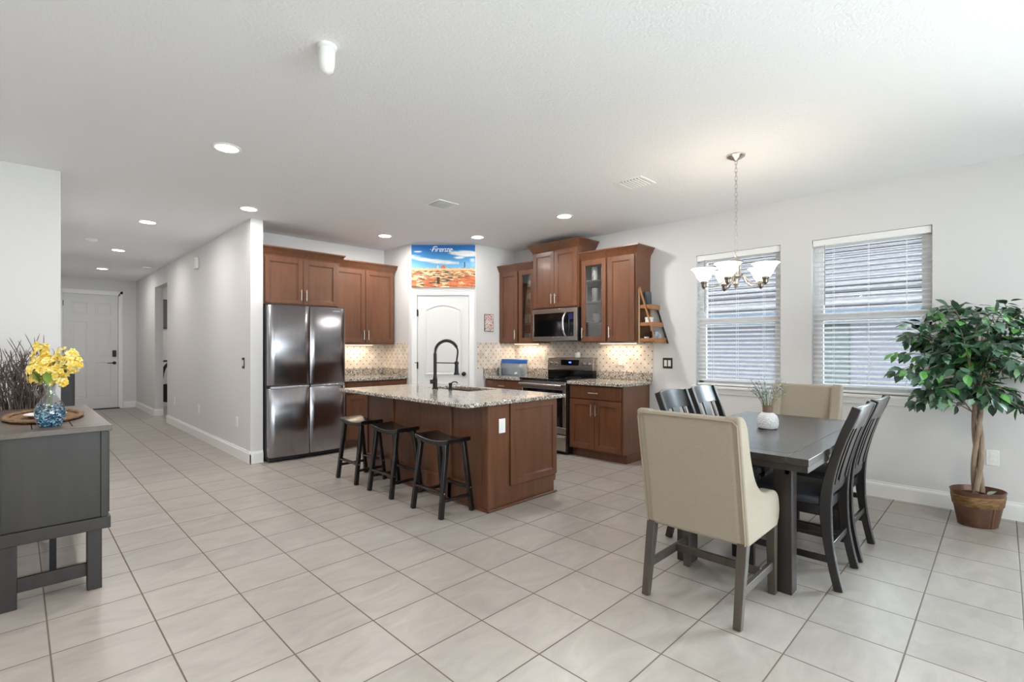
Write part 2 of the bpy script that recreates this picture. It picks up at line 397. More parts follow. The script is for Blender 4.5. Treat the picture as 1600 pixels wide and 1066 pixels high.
# sliding door on the right and added glazing behind the camera
def glazed(name, p0, p1, z0, z1, n):
    p0, p1 = Vector(p0), Vector(p1); d = p1-p0; Ln = d.length; ang = math.atan2(d.y, d.x)
    bm = nb(); fw_ = .06
    bx(bm, 0, -.03, z1-fw_, Ln, .03, z1); bx(bm, 0, -.03, z0, Ln, .03, z0+fw_)
    for i in range(n+1): x = (Ln-fw_)*i/n; bx(bm, x, -.03, z0, x+fw_, .03, z1)
    o = struct(name, bm, TRIM); o.location = (p0.x, p0.y, 0); o.rotation_euler = (0,0,ang)
    g = nb(); bx(g, fw_, -.004, z0+fw_, Ln-fw_, .004, z1-fw_)
    obj('pane', g, GLASS, o)
glazed('door_3', (XW+.08, -3.0), (XW+.08, -.42), 0, 2.36, 2)
glazed('added_back_glazing', (-.3, YB-.07), (4.3, YB-.07), 0, 2.4, 3)  # unseen opening added in the back wall to let in sky light

# baseboards
def baseboard(name, p0, p1, side):
    p0, p1 = Vector(p0), Vector(p1); d = p1-p0; ang = math.atan2(d.y, d.x)
    bm = nb(); s = side
    prism(bm, [(0,0),(s*.016,0),(s*.016,.105),(s*.012,.118),(s*.008,.122),(s*.008,.135),(0,.135)], 'x', 0, d.length)
    o = struct(name, bm, TRIM); o.location = (p0.x, p0.y, 0); o.rotation_euler = (0,0,ang)
baseboard('baseboard_right', (XW, -.42), (XW, 2.93), 1)
baseboard('baseboard_hall_right', (HX, 5.934), (HX, 10.27), 1)
baseboard('baseboard_hall_post', (HX-.014, 5.95), (1.97, 5.95), -1)
baseboard('baseboard_hall_far', (HX, 11.334), (HX, EY), 1)
baseboard('baseboard_hall_jamb', (HX-.014, 11.35), (HX+.13, 11.35), -1)
baseboard('baseboard_hall_end', (1.62, EY), (HX, EY), -1)
baseboard('baseboard_left', (XL, 5.47), (.254, 5.47), -1)
baseboard('baseboard_hall_left', (.254, 5.47), (.254, EY), -1)
baseboard('baseboard_side_room', (4.2, 9.1), (4.2, EY), 1)

# ---------------- windows
def window(n, y0, y1):
    bm = nb(); x0, x1 = XW+.085, XW+.15; f = .045
    bx(bm, x0, y0, WZ0, x1, y0+f, WZ1); bx(bm, x0, y1-f, WZ0, x1, y1, WZ1)
    bx(bm, x0, y0, WZ1-f, x1, y1, WZ1); bx(bm, x0, y0, WZ0, x1, y1, WZ0+f)
    fr = struct('window_%d' % n, bm, TRIM)
    zm = 1.58
    s = nb(); bx(s, x0-.01, y0+f, zm-.03, x1-.01, y1-f, zm+.035)
    for (a, b, xx) in ((WZ0+f, zm-.03, x0), (zm+.035, WZ1-f, x0+.02)):
        bx(s, xx, y0+f, a, xx+.03, y0+f+.03, b); bx(s, xx, y1-f-.03, a, xx+.03, y1-f, b)
        bx(s, xx, y0+f+.03, a, xx+.03, y1-f-.03, a+.03) if a < 1.4 else bx(s, xx, y0+f+.03, b-.03, xx+.03, y1-f-.03, b)
    so = obj('sash', s, TRIM, fr)
    g = nb(); bx(g, x0+.012, y0+f+.03, WZ0+f+.03, x0+.017, y1-f-.03, zm-.03); obj('pane', g, GLASS, fr)
    g = nb(); bx(g, x0+.032, y0+f+.03, zm+.035, x0+.037, y1-f-.03, WZ1-f-.03); obj('pane', g, GLASS, fr)
    # stool and apron
    bm = nb(); bx(bm, XW-.045, y0-.03, WZ0-.025, XW+.085, y1+.03, WZ0); bx(bm, XW-.018, y0-.01, WZ0-.06, XW, y1+.01, WZ0-.025); bx(bm, XW-.012, y0-.005, WZ0-.085, XW, y1+.005, WZ0-.06)
    obj('sill', bm, TRIM, fr, .003)
    return fr
for i, (a, b) in enumerate(WIN): window(i+1, a, b)

def blind(y0, y1, label, wandy):
    t = thing('window_blind', label, 'blind', (XW+.045, (y0+y1)/2, WZ0), 0, 'white slatted blinds in the dining windows')
    hw = (y1-y0)/2-.006; H_ = WZ1-WZ0
    obj('headrail', bx(nb(), -.032, -hw, H_-.062, .022, hw, H_-.002), BLIND, t, .003)
    bm = nb(); n = 30; pitch = (H_-.062-.035)/n; tl = math.radians(24)
    for i in range(n):
        z = .045+pitch*(i+.45)
        c, s_ = math.cos(tl), math.sin(tl)
        m = Matrix.Translation((0,0,z)) @ Matrix.Rotation(-tl, 4, 'Y')
        rings = []
        for yy in (-hw, hw):
            pr = [(-.024, 0), (-.012, .0022), (0, .003), (.012, .0022), (.024, 0), (.012, -.0008), (0, 0), (-.012, -.0008)]
            rings.append([m @ Vector((px_, yy, pz)) for px_, pz in pr])
        ring_loft(bm, rings)
    obj('slats', bm, SLAT, t)
    obj('bottom_rail', bx(nb(), -.025, -hw, .004, .022, hw, .028), BLIND, t, .003)
    bm = nb()
    for yy in (-hw*.62, 0, hw*.62):
        for xx in (-.027, .025): cyl(bm, (xx, yy, .02), (xx, yy, H_-.06), .0011, seg=5)
    obj('ladder_cords', bm, BLIND, t)
    cw = nb(); cyl(cw, (-.04, wandy, H_-.07), (-.04, wandy, H_-.62), .0045, seg=8); cyl(cw, (-.04, wandy, H_-.055), (-.04, wandy, H_-.07), .003, seg=6)
    obj('tilt_wand', cw, mat('wand_grey', (150, 148, 148), .3), t)
blind(WIN[0][0], WIN[0][1], 'white slatted blind in the window nearer the kitchen, behind the chandelier', .33)
blind(WIN[1][0], WIN[1][1], 'white slatted blind in the window next to the potted ficus tree', .33)

# ---------------- neighbour house outside
nh = thing('neighbour_house', 'pale stucco neighbouring house with grey tiled roof seen through the blinds', 'house', (10.5, 7.0, -.4))
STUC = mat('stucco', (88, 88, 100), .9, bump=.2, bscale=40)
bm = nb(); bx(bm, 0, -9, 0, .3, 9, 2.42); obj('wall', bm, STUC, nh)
def rooftile():
    m = mat('roof_tile', (104, 100, 106), .85, var=.25, vscale=7, stretch=(3, 1, 3))
    return m
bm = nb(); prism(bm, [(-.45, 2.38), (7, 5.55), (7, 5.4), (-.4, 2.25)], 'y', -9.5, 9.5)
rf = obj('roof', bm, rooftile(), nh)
bm = nb()
for i in range(20):
    x = -.4+i*.36; z = 2.40+(x+.45)*.4255
    bx(bm, x, -9.5, z, x+.05, 9.5, z+.05)
obj('tile_courses', bm, mat('roof_tile_edge', (78, 75, 80), .9), rf)
obj('fascia', bx(nb(), -.5, -9.5, 2.12, -.42, 9.5, 2.38), mat('fascia_blue', (64, 74, 88), .7), nh)
bm = nb(); bx(bm, -.04, -5.05, .9, .02, -3.85, 2.1); obj('house_window', bm, mat('house_window_glass', (44, 58, 62), .3), nh)
gd = struct('ground', bx(nb(), XW+.3, -.5, -.6, 40, 20, -.4), mat('pale_bounce_ground', (206, 204, 196), .95, var=.2, vscale=3))  # unseen yard, coloured pale to bounce light up onto the blind slats

# ================================================================== DOORS
def panel_bm(bm, pts_outer, y, depth, inset, raise_):
    "raised moulding loop: two nested outlines lofted to give a shadowed frame and a raised field (front faces -y)"
    c = Vector((sum(p[0] for p in pts_outer)/len(pts_outer), sum(p[1] for p in pts_outer)/len(pts_outer)))
    def ins(d):
        out = []; n = len(pts_outer)
        for i in range(n):
            a, b, e = Vector(pts_outer[i-1]), Vector(pts_outer[i]), Vector(pts_outer[(i+1)%n])
            d1 = (b-a).normalized(); d2 = (e-b).normalized()
            n1 = Vector((-d1.y, d1.x)); n2 = Vector((-d2.y, d2.x)); nn = (n1+n2)
            nn = nn/ max(.3, nn.length_squared/2)
            out.append(b+nn*d)
        return out
    rings = []
    for d, yy in ((0, y+.001), (0, y-depth), (inset*.35, y-depth), (inset*.6, y-depth*.1), (inset*1.1, y-depth*.1), (inset*1.6, y-raise_)):
        rings.append([(p.x, yy, p.y) for p in ins(d)])
    rs = [[bm.verts.new(p) for p in r] for r in rings]; n = len(rs[0])
    for i in range(len(rs)-1):
        for j in range(n): bm.faces.new((rs[i][j], rs[i][(j+1)%n], rs[i+1][(j+1)%n], rs[i+1][j]))
    bm.faces.new(rs[-1])
# pantry door (door_1) on the diagonal; front faces local -y
bm = nb(); cw_ = .062
for (a, b) in ((DW0-.02-cw_, DW0-.012), (DW1+.012, DW1+.02+cw_)):
    bx(bm, a, -.018, 0, b, 0, DH+.012)
bx(bm, DW0-.02-cw_, -.018, DH+.012, DW1+.02+cw_, 0, DH+.02+cw_)
bx(bm, DW0-.02-cw_, -.026, 0, DW0-.02-cw_+.014, -.018, DH+.02+cw_); bx(bm, DW1+.02+cw_-.014, -.026, 0, DW1+.02+cw_, -.018, DH+.02+cw_); bx(bm, DW0-.02-cw_, -.026, DH+.006+cw_, DW1+.02+cw_, -.018, DH+.02+cw_)
bx(bm, DW0-.02, 0, 0, DW0-.004, .1, DH+.02); bx(bm, DW1+.004, 0, 0, DW1+.02, .1, DH+.02); bx(bm, DW0-.02, 0, DH+.004, DW1+.02, .1, DH+.02)
o = struct('trim_1', bm, TRIM, bevel=.002); o.location = (A[0], A[1], 0); o.rotation_euler = (0,0,dang)
bm = nb(); bx(bm, DW0, .004, .01, DW1, .044, DH)
def arch(x0, x1, z0, z1, rise, n=14):
    pts = [(x0, z0), (x1, z0), (x1, z1-rise)]
    for i in range(1, n): t = i/n; pts.append((x1+(x0-x1)*t, z1-rise+rise*math.sin(PI*t)**.9))
    pts.append((x0, z1-rise)); return pts
panel_bm(bm, arch(DW0+.105, DW1-.105, .92, DH-.12, .075), .004, .011, .034, .004)
panel_bm(bm, [(DW0+.105, .22), (DW1-.105, .22), (DW1-.105, .80), (DW0+.105, .80)], .004, .011, .034, .004)
d1 = struct('door_1', bm, DOORW); d1.location = (A[0], A[1], 0); d1.rotation_euler = (0,0,dang)
bm = nb(); kx = DW1-.065
cyl(bm, (kx, .004, .93), (kx, -.006, .93), .03, seg=20); cyl(bm, (kx, -.006, .93), (kx, -.04, .93), .011, seg=12)
lathe(bm, [(0.001,0),(.02,.003),(.028,.014),(.026,.026),(.016,.034),(.001,.036)]); 
for v in bm.verts[-24*6:]:
    x, y, z = v.co; v.co = (kx+x, -.036-z, .93+y)
obj('door_knob', bm, BLKM, d1)
for zz in (.28, 1.05, 1.78):
    bm = nb(); bx(bm, DW0-.012, -.008, zz-.045, DW0+.008, .006, zz+.045); cyl(bm, (DW0-.002, -.012, zz-.048), (DW0-.002, -.012, zz+.048), .006, seg=8)
    if zz == 1.05: bx(bm, DW0-.03, -.02, zz+.032, DW0-.004, -.012, zz+.04); cyl(bm, (DW0-.032, -.022, zz+.036), (DW0-.03, -.008, zz+.036), .007, seg=8)
    obj('hinge', bm, BLKM, d1)
# entrance door (door_2) at the end of the hall
bm = nb(); ex0, ex1, eh = .655, 1.525, 2.40
bx(bm, .62, EY-.02, 0, ex0-.006, EY+.1, 2.44); bx(bm, ex1+.006, EY-.02, 0, 1.56, EY+.1, 2.44); bx(bm, .62, EY-.02, eh+.006, 1.56, EY+.1, 2.44)
bx(bm, .575, EY-.016, 0, .62, EY, 2.49); bx(bm, 1.56, EY-.016, 0, 1.605, EY, 2.49); bx(bm, .575, EY-.016, 2.44, 1.605, EY, 2.49)
bx(bm, ex0-.006, EY+.048, 0, ex0+.03, EY+.1, eh+.006); bx(bm, ex1-.03, EY+.048, 0, ex1+.006, EY+.1, eh+.006); bx(bm, ex0, EY+.048, eh-.03, ex1, EY+.1, eh+.006)  # unseen stop lips added behind the door to block light leaks
struct('trim_2', bm, TRIM)
struct('trim_3', bx(nb(), ex0-.03, EY-.045, 0, ex1+.03, EY+.05, .022), mat('threshold_bronze', (52, 44, 38), .5))
bm = nb(); bx(bm, ex0, EY+.0, .024, ex1, EY+.045, eh)
ew = ex1-ex0
for cx_ in (ex0+ew*.28, ex0+ew*.72):
    for (a, b) in ((.24, 1.0), (1.12, 1.84), (1.97, 2.24)):
        h_ = ew*.155; panel_bm(bm, [(cx_-h_, a), (cx_+h_, a), (cx_+h_, b), (cx_-h_, b)], EY, .007, .035, .005)
d2 = struct('door_2', bm, DOORW)
kx = ex1-.06
bm = nb(); bx(bm, kx-.032, EY-.025, 1.10, kx+.032, EY, 1.24); obj('keypad_lock', bm, BLKM, d2, .008)
bm = nb(); cyl(bm, (kx, EY, .97), (kx, EY-.012, .97), .033, seg=20); cyl(bm, (kx, EY-.01, .97), (kx, EY-.055, .97), .012); cyl(bm, (kx, EY-.055, .97), (kx-.12, EY-.055, .965), .010, .008); obj('lever_handle', bm, BLKM, d2)
for zz in (.3, 1.25, 2.2): obj('hinge', bx(nb(), ex0-.012, EY-.012, zz-.055, ex0+.006, EY+.004, zz+.055), BLKM, d2)

# ================================================================== CABINETS
def shaker(bm, x0, x1, z0, z1, yf, th=.02, fw_=.055, rec=.012, glass=False):
    "frame-and-panel front, front face at y=yf, thickness behind"
    bx(bm, x0, yf, z0, x0+fw_, yf+th, z1); bx(bm, x1-fw_, yf, z0, x1, yf+th, z1)
    bx(bm, x0+fw_, yf, z0, x1-fw_, yf+th, z0+fw_); bx(bm, x0+fw_, yf, z1-fw_, x1-fw_, yf+th, z1)
    # inner bead
    e = .008
    for q in ((x0+fw_, z0+fw_, x0+fw_+e, z1-fw_), (x1-fw_-e, z0+fw_, x1-fw_, z1-fw_), (x0+fw_, z0+fw_, x1-fw_, z0+fw_+e), (x0+fw_, z1-fw_-e, x1-fw_, z1-fw_)):
        bx(bm, q[0], yf+.004, q[1], q[2], yf+th-.002, q[3])
    if not glass: bx(bm, x0+fw_, yf+rec, z0+fw_, x1-fw_, yf+th, z1-fw_)
def pull(bm, x, z0, z1, yf, horiz=False):
    st = .028
    if not horiz:
        cyl(bm, (x, yf-st, z0), (x, yf-st, z1), .0058, seg=10)
        for z in (z0+.022, z1-.022): cyl(bm, (x, yf, z), (x, yf-st, z), .0045, seg=8)
    else:
        cyl(bm, (z0, yf-st, x), (z1, yf-st, x), .0058, seg=10)
        for z in (z0+.022, z1-.022): cyl(bm, (z, yf, x), (z, yf-st, x), .0045, seg=8)
def crown(bm, x0, x1, yf, yb, z0, left=True, right=True, hgt=.095, out=.06):
    prof = [(.002, -.03), (.006, -.03), (.006, .0), (.014, .012), (.03, .035), (out-.01, hgt-.02), (out, hgt-.014), (out, hgt), (0, hgt)]
    rings = []
    for o_, z in prof:
        rings.append([(x0-(o_ if left else 0), yb, z0+z), (x0-(o_ if left else 0), yf-o_, z0+z), (x1+(o_ if right else 0), yf-o_, z0+z), (x1+(o_ if right else 0), yb, z0+z)])
    ring_loft(bm, rings)
def cabinet(name, label, loc, rotz, w, dep, z0, z1, doors=(), drawers=(), toe=0, crownspec=None, group=None, endpanel=None, glassdoor=False, shelves=()):
    """doors: (x0,x1,z0,z1,handle side 'l'/'r', handle at 't'/'b', glass?)"""
    t = thing(name, label, 'cabinet', loc, rotz, group)
    bm = nb(); yf = -dep
    if glassdoor:
        th = .018
        bx(bm, 0, yf+.02, z0, th, 0, z1); bx(bm, w-th, yf+.02, z0, w, 0, z1); bx(bm, th, yf+.02, z0, w-th, 0, z0+th); bx(bm, th, yf+.02, z1-th, w-th, 0, z1); bx(bm, th, -.012, z0+th, w-th, 0, z1-th)
        c = obj('carcass', bm, CAB, t, .0015)
        for z in shelves: obj('shelf', bx(nb(), th, yf+.04, z-.009, w-th, -.012, z+.009), CABI, t)
    else:
        bk_ = -.022 if toe else 0
        bx(bm, 0, yf+.02, z0+toe, w, bk_, z1)
        if toe: bx(bm, 0, yf+.09, z0, w, bk_, z0+toe)
        c = obj('carcass', bm, CAB, t, .0015)
    for d in doors:
        x0, x1, a, b, hs, ht, gl = d
        bm = nb(); shaker(bm, x0+.002, x1-.002, a+.002, b-.002, yf, glass=gl)
        do = obj('door', bm, CAB, t, .002)
        if gl: obj('glass_pane', bx(nb(), x0+.05, yf+.010, a+.05, x1-.05, yf+.014, b-.05), CGLASS, do)
        if hs:
            hx = x0+.03 if hs == 'l' else x1-.03
            hb = nb(); zz = (a+.045, a+.175) if ht == 'b' else (b-.175, b-.045)
            pull(hb, hx, zz[0], zz[1], yf); obj('handle', hb, NICK, do)
    for (x0, x1, a, b) in drawers:
        bm = nb(); bx(bm, x0+.002, yf, a+.002, x1-.002, yf+.02, b-.002); dr = obj('drawer', bm, CAB, t, .004)
        hb = nb(); pull(hb, (a+b)/2, (x0+x1)/2-.065, (x0+x1)/2+.065, yf, True); obj('handle', hb, NICK, dr)
    if crownspec:
        bm = nb(); crown(bm, 0, w, yf+.02, 0, z1, *crownspec); obj('crown_moulding', bm, CAB, t)
    return t
RZ = -PI/2
def RL(y): return (XW, y, 0)
G0 = .002
# base cabinets on the range wall (depth .61)
cb = cabinet('base_cabinet', 'brown base cabinet right of the range with one wide drawer over two doors', RL(3.715), RZ, 3.715-2.965, .61, 0, .862,
    doors=[(.02, .375, .115, .685, 'r', 't', False), (.377, .73, .115, .685, 'l', 't', False)], drawers=[(.02, .73, .70, .845)], toe=.1)
cabinet('base_cabinet', 'brown base cabinet left of the range beside the pantry corner', RL(YR-G0), RZ, YR-4.49-G0, .61, 0, .862,
    doors=[(.02, .36, .115, .685, 'r', 't', False), (.362, .71, .115, .685, 'l', 't', False)], drawers=[(.02, .71, .70, .845)], toe=.1)
# base cabinet on the fridge wall
cabinet('base_cabinet', 'brown base cabinet between the refrigerator and the pantry wall', (2.935, 6.55-G0, 0), 0, 3.868-2.935, .62, 0, .862,
    doors=[(.02, .49, .115, .685, 'r', 't', False), (.492, .92, .115, .685, 'l', 't', False)], drawers=[(.02, .49, .70, .845), (.492, .92, .70, .845)], toe=.1)
# upper cabinets, range wall, depth .33
UZ0, UZ1 = 1.36, 2.38
cabinet('wall_cabinet', 'narrow brown wall cabinet with a solid door at the pantry corner left of the microwave', RL(YR-G0), RZ, YR-4.83-G0, .335, UZ0, UZ1, doors=[(.015, .375, UZ0+.01, UZ1-.01, 'r', 'b', False)], crownspec=(False, False))
gcl = cabinet('wall_cabinet', 'glass-fronted brown wall cabinet of drinking glasses left of the microwave', RL(4.828), RZ, .31, .335, UZ0, UZ1, doors=[(.01, .30, UZ0+.01, UZ1-.01, None, 'b', True)], crownspec=(False, False), glassdoor=True, shelves=(1.63, 1.88, 2.13))
cabinet('wall_cabinet', 'tallest brown wall cabinet with two doors directly above the microwave', RL(4.515), RZ, .762, .38, 1.805, 2.57,
    doors=[(.012, .38, 1.82, 2.555, 'r', 'b', False), (.382, .75, 1.82, 2.555, 'l', 'b', False)], crownspec=(True, True))
gcr = cabinet('wall_cabinet', 'glass-fronted brown wall cabinet of white dishes right of the microwave', RL(3.742), RZ, .385, .335, UZ0, UZ1, doors=[(.01, .375, UZ0+.01, UZ1-.01, 'l', 'b', True)], crownspec=(False, False), glassdoor=True, shelves=(1.60, 1.86, 2.12))
cabinet('wall_cabinet', 'brown wall cabinet with a solid door beside the wooden ladder shelf', RL(3.355), RZ, 3.355-2.967, .335, UZ0, UZ1, doors=[(.015, .373, UZ0+.01, UZ1-.01, 'l', 'b', False)], crownspec=(False, True))
# uppers, fridge wall
cabinet('wall_cabinet', 'deep brown wall cabinet with two doors directly above the refrigerator', (1.975, 6.55-G0, 0), 0, .93, .56, 1.80, 2.375,
    doors=[(.03, .465, 1.815, 2.36, 'r', 'b', False), (.467, .90, 1.815, 2.36, 'l', 'b', False)], crownspec=(False, True))
cabinet('wall_cabinet', 'brown wall cabinet with two tall doors between the refrigerator and the pantry wall', (2.93, 6.55-G0, 0), 0, .91, .335, 1.345, 2.375,
    doors=[(.01, .452, 1.36, 2.36, 'r', 'b', False), (.456, .90, 1.36, 2.36, 'l', 'b', False)], crownspec=(False, True))

# countertops
def counter(name, label, x0, y0, x1, y1, z0, z1):
    o = obj(name, bx(nb(), x0, y0, z0, x1, y1, z1), GRAN, None, .006); return tag(o, label, 'countertop')
counter('countertop', 'speckled granite countertop right of the range', 4.655, 2.935, XW-.022, 3.712, .862, .9)
counter('countertop', 'speckled granite countertop left of the range', 4.655, 4.487, XW-.022, YR-.022, .862, .9)
counter('countertop', 'speckled granite countertop beside the refrigerator', 2.93, 5.905, 3.845, 6.528, .862, .9)
def upstand(label, x0, y0, x1, y1):
    o = obj('granite_upstand', bx(nb(), x0, y0, .9, x1, y1, 1.0), GRAN, None, .002); tag(o, label, 'backsplash')
upstand('low granite upstand behind the counter right of the range', XW-.02, 2.935, XW-.001, 3.712)
upstand('low granite upstand behind the counter left of the range', XW-.02, 4.487, XW-.001, YR-.021)
upstand('low granite upstand at the pantry corner left of the range', 4.66, YR-.02, XW-.001, YR-.001)
upstand('low granite upstand behind the counter beside the refrigerator', 2.93, 6.53, 3.848, 6.549)
upstand('low granite upstand returning along the pantry side wall beside the refrigerator counter', 3.85, 5.92, 3.869, 6.549)
SPY = splash_mat('splash_tile_y', 1); SPX = splash_mat('splash_tile_x', 0)
struct('trim_4', bx(nb(), XW-.008, 2.935, 1.0, XW, YR, 1.37), SPY)
struct('trim_5', bx(nb(), 4.545, YR-.008, 1.0, XW-.008, YR, 1.37), SPX)
struct('trim_6', bx(nb(), 2.93, 6.542, 1.0, 3.862, 6.55, 1.36), SPX)
struct('trim_7', bx(nb(), 3.862, 5.89, 1.0, 3.87, 6.542, 1.36), SPY)

# under-cabinet lights (real strips with their lamp)
def ucl(x, y, z, lx, ly, label, pw):
    t = thing('under_cabinet_light', label, 'light', (x, y, z), 0, 'under-cabinet lights')
    obj('housing', bx(nb(), -lx/2, -ly/2, -.014, lx/2, ly/2, 0), WHITEP, t)
    obj('lens', bx(nb(), -lx/2+.005, -ly/2+.005, -.017, lx/2-.005, ly/2-.005, -.014), mat('warm_lens', (255, 240, 215), .4, emit=(255, 226, 184), estr=4), t)
    a = area_light('under_cabinet_lamp', (0, 0, -.02), (0, 0, 0), lx, ly, pw, (1, .84, .64)); a.parent = t
ucl(5.17, 3.33, 1.36, .05, .5, 'slim warm light strip under the wall cabinets right of the microwave', 1.5)
ucl(5.17, 4.86, 1.36, .05, .45, 'slim warm light strip under the wall cabinets left of the microwave', 1.5)
ucl(3.35, 6.42, 1.345, .5, .05, 'slim warm light strip under the wall cabinet beside the refrigerator', 1.6)

# ---------------- microwave
t = thing('microwave', 'stainless over-the-range microwave with black window above the range', 'microwave', (XW, 4.513, 1.385), RZ)
obj('body', bx(nb(), 0, -.36, 0, .756, -.012, .415), BLK, t, .003)
bm = nb(); bx(bm, 0, -.385, 0, .756, -.36, .055); bx(bm, 0, -.385, .36, .756, -.36, .415); bx(bm, 0, -.385, .055, .03, -.36, .36); bx(bm, .70, -.385, .055, .756, -.36, .36)
obj('front_frame', bm, STEELR, t, .003)
obj('window', bx(nb(), .03, -.380, .055, .56, -.36, .36), BLKGL, t)
obj('control_panel', bx(nb(), .56, -.380, .055, .70, -.36, .36), BLKGL, t)
obj('display', bx(nb(), .62, -.3815, .27, .69, -.380, .345), mat('blue_display', (26, 30, 62), .2, emit=(40, 56, 150), estr=.1), t)
bm = nb(); tube(bm, smoothpath([(.575, -.385, .06), (.572, -.425, .12), (.57, -.438, .21), (.572, -.425, .30), (.575, -.385, .355)], 6), .013, 10)
obj('handle', bm, mat('polished_steel', (225, 222, 220), .15, 1.0), t)
obj('vent', bx(nb(), .05, -.35, -.006, .70, -.05, .001), BLK, t)

# ---------------- range
t = thing('range', 'stainless electric range with black glass cooktop between the base cabinets', 'range', (XW, 4.482, 0), RZ)
RW = .762
obj('body', bx(nb(), 0, -.61, .02, RW, -.03, .893), BLK, t, .002)
obj('cooktop', bx(nb(), -.002, -.665, .893, RW+.002, -.10, .911), BLKGL, t, .003)
bm = nb()
for (bx_, by_, r_) in ((.2, -.25, .085), (.56, -.25, .1), (.2, -.5, .1), (.56, -.5, .085)):
    lathe(bm, [(r_-.003, .9112), (r_, .9114), (r_, .911), (r_-.003, .911)], (bx_, by_, 0), 32, False)
obj('burner_rings', bm, mat('burner_grey', (120, 120, 120), .4), t)
bm = nb(); bx(bm, .004, -.655, .25, RW-.004, -.61, .33); bx(bm, .004, -.655, .78, RW-.004, -.61, .88); bx(bm, .004, -.655, .33, .05, -.61, .78); bx(bm, RW-.05, -.655, .33, RW-.004, -.61, .78)
dr = obj('oven_door', bm, STEELR, t, .003)
obj('oven_window', bx(nb(), .05, -.652, .33, RW-.05, -.612, .78), BLKGL, dr)
bm = nb(); tube(bm, [(.03, -.70, .835), (RW-.03, -.70, .835)], .017, 12)
for x in (.07, RW-.07): cyl(bm, (x, -.655, .835), (x, -.70, .835), .012)
obj('handle', bm, STEELR, dr)
bm = nb(); bx(bm, .004, -.655, .045, RW-.004, -.61, .235); bx(bm, .004, -.675, .19, RW-.004, -.655, .22); obj('drawer', bm, STEELR, t, .004)
bm = nb(); bx(bm, 0, -.095, .893, RW, -.025, 1.0); obj('backguard_base', bm, BLKGL, t, .002)
bm = nb(); prism(bm, [(-.10, .995), (-.105, 1.01), (-.085, 1.165), (-.025, 1.165), (-.025, .995)], 'x', 0, RW); bg_ = obj('backguard', bm, STEELR, t, .004)
obj('display', bx(nb(), .235, -.1, 1.06, .53, -.085, 1.135), BLKGL, bg_)
obj('clock_digits', bx(nb(), .37, -.1015, 1.09, .41, -.1, 1.11), mat('clock_blue', (80, 110, 220), .3, emit=(90, 130, 255), estr=1.5), bg_)
for kx in (.06, .145, .61, .70):
    bm = nb(); cyl(bm, (kx, -.092, 1.085), (kx, -.103, 1.083), .03, seg=18); cyl(bm, (kx, -.103, 1.083), (kx, -.135, 1.079), .022, .018, seg=18); obj('knob', bm, mat('polished_steel', (225,222,220), .15, 1), bg_)
for x in (.05, RW-.05):
    for y in (-.58, -.08): obj('foot', lathe(nb(), [(.02, 0), (.02, .022)], (x, y, 0), 12), BLK, t)

# small jar on the range
t = thing('candle_jar', 'small white candle jar standing on top of the range backguard', 'candle', (XW-.055, 4.00, 1.165))
obj('jar', lathe(nb(), [(.001,0),(.034,0),(.038,.008),(.038,.06),(.034,.066)], seg=20), WHITEC, t); obj('lid', lathe(nb(), [(.036,.066),(.036,.076),(.001,.078)], seg=20), mat('tin_lid', (176,168,156), .35, .8), t)

# water dispenser
t = thing('water_filter_dispenser', 'clear water dispenser with a blue lid on the counter left of the range', 'water dispenser', (5.06, 4.98, .9))
bm = nb(); prism(bm, [(-.09,-.19),(.06,-.19),(.06,.19),(-.09,.19)], 'z', 0, .20)
obj('tank', bm, mat('tank_plastic', (206, 220, 230), .2, alpha=.4), t, .012)
obj('water', bx(nb(), -.08, -.18, .006, .05, .18, .11), glass_mat('water_tint', (.93,.97,1,1), .04), t)
obj('reservoir', bx(nb(), -.07, -.02, .12, .05, .17, .2), mat('filter_blue', (52, 92, 158), .35), t, .01)
obj('lid', bx(nb(), -.092, -.192, .165, .062, .192, .232), mat('lid_blue', (48, 98, 176), .3), t, .012)
bm = nb(); cyl(bm, (-.09,-.12,.04), (-.125,-.12,.035), .012); obj('spout', bm, WHITEP, t)
t = thing('glass_tumbler', 'small clear tumbler beside the blue-lidded water dispenser', 'glass', (4.90, 5.12, .9))
obj('tumbler', lathe(nb(), [(.001,0),(.026,0),(.032,.11),(.029,.11),(.024,.006),(.001,.006)], seg=20), CGLASS, t)

# glass-cabinet contents
tumb = None; gi = 0
def glassware(x, y, z, kind, label, group):
    global gi
    t = thing('drinking_glass', label, 'glass', (x, y, z), 0, group)
    if kind == 0: pr = [(.001,0),(.028,0),(.034,.12),(.031,.12),(.026,.006),(.001,.006)]
    elif kind == 1: pr = [(.001,0),(.032,0),(.032,.004),(.005,.01),(.004,.07),(.03,.09),(.036,.13),(.028,.17),(.026,.17),(.034,.13),(.028,.093),(.001,.075)]
    else: pr = [(.001,0),(.036,0),(.04,.02),(.04,.09),(.037,.09),(.037,.02),(.001,.006)]
    obj('bowl', lathe(nb(), pr, seg=16, cap=False), mat('cabinet_glassware', (222, 226, 224), .12, alpha=.55, spec=.8) if kind < 2 else WHITEC, t)
yl = 4.828
names = {0: 'drinking glasses on the shelves of the left glass cabinet'}
for si, z in enumerate((UZ0+.018, 1.639, 1.889, 2.139)):
    for k in range(3):
        for r_ in range(2):
            kind = (1 if si in (2,) else 0) if si != 3 else 2
            lab = {0: 'clear glass on the bottom shelf of the glass cabinet left of the microwave', 1: 'clear glass on the second shelf up in the cabinet left of the microwave', 2: 'stemmed glass on the third shelf up in the cabinet left of the microwave', 3: 'white cup on the top shelf of the cabinet left of the microwave'}[si]
            glassware(5.06+.12*r_, yl-.07-.085*k, z, kind, lab, lab+' group')
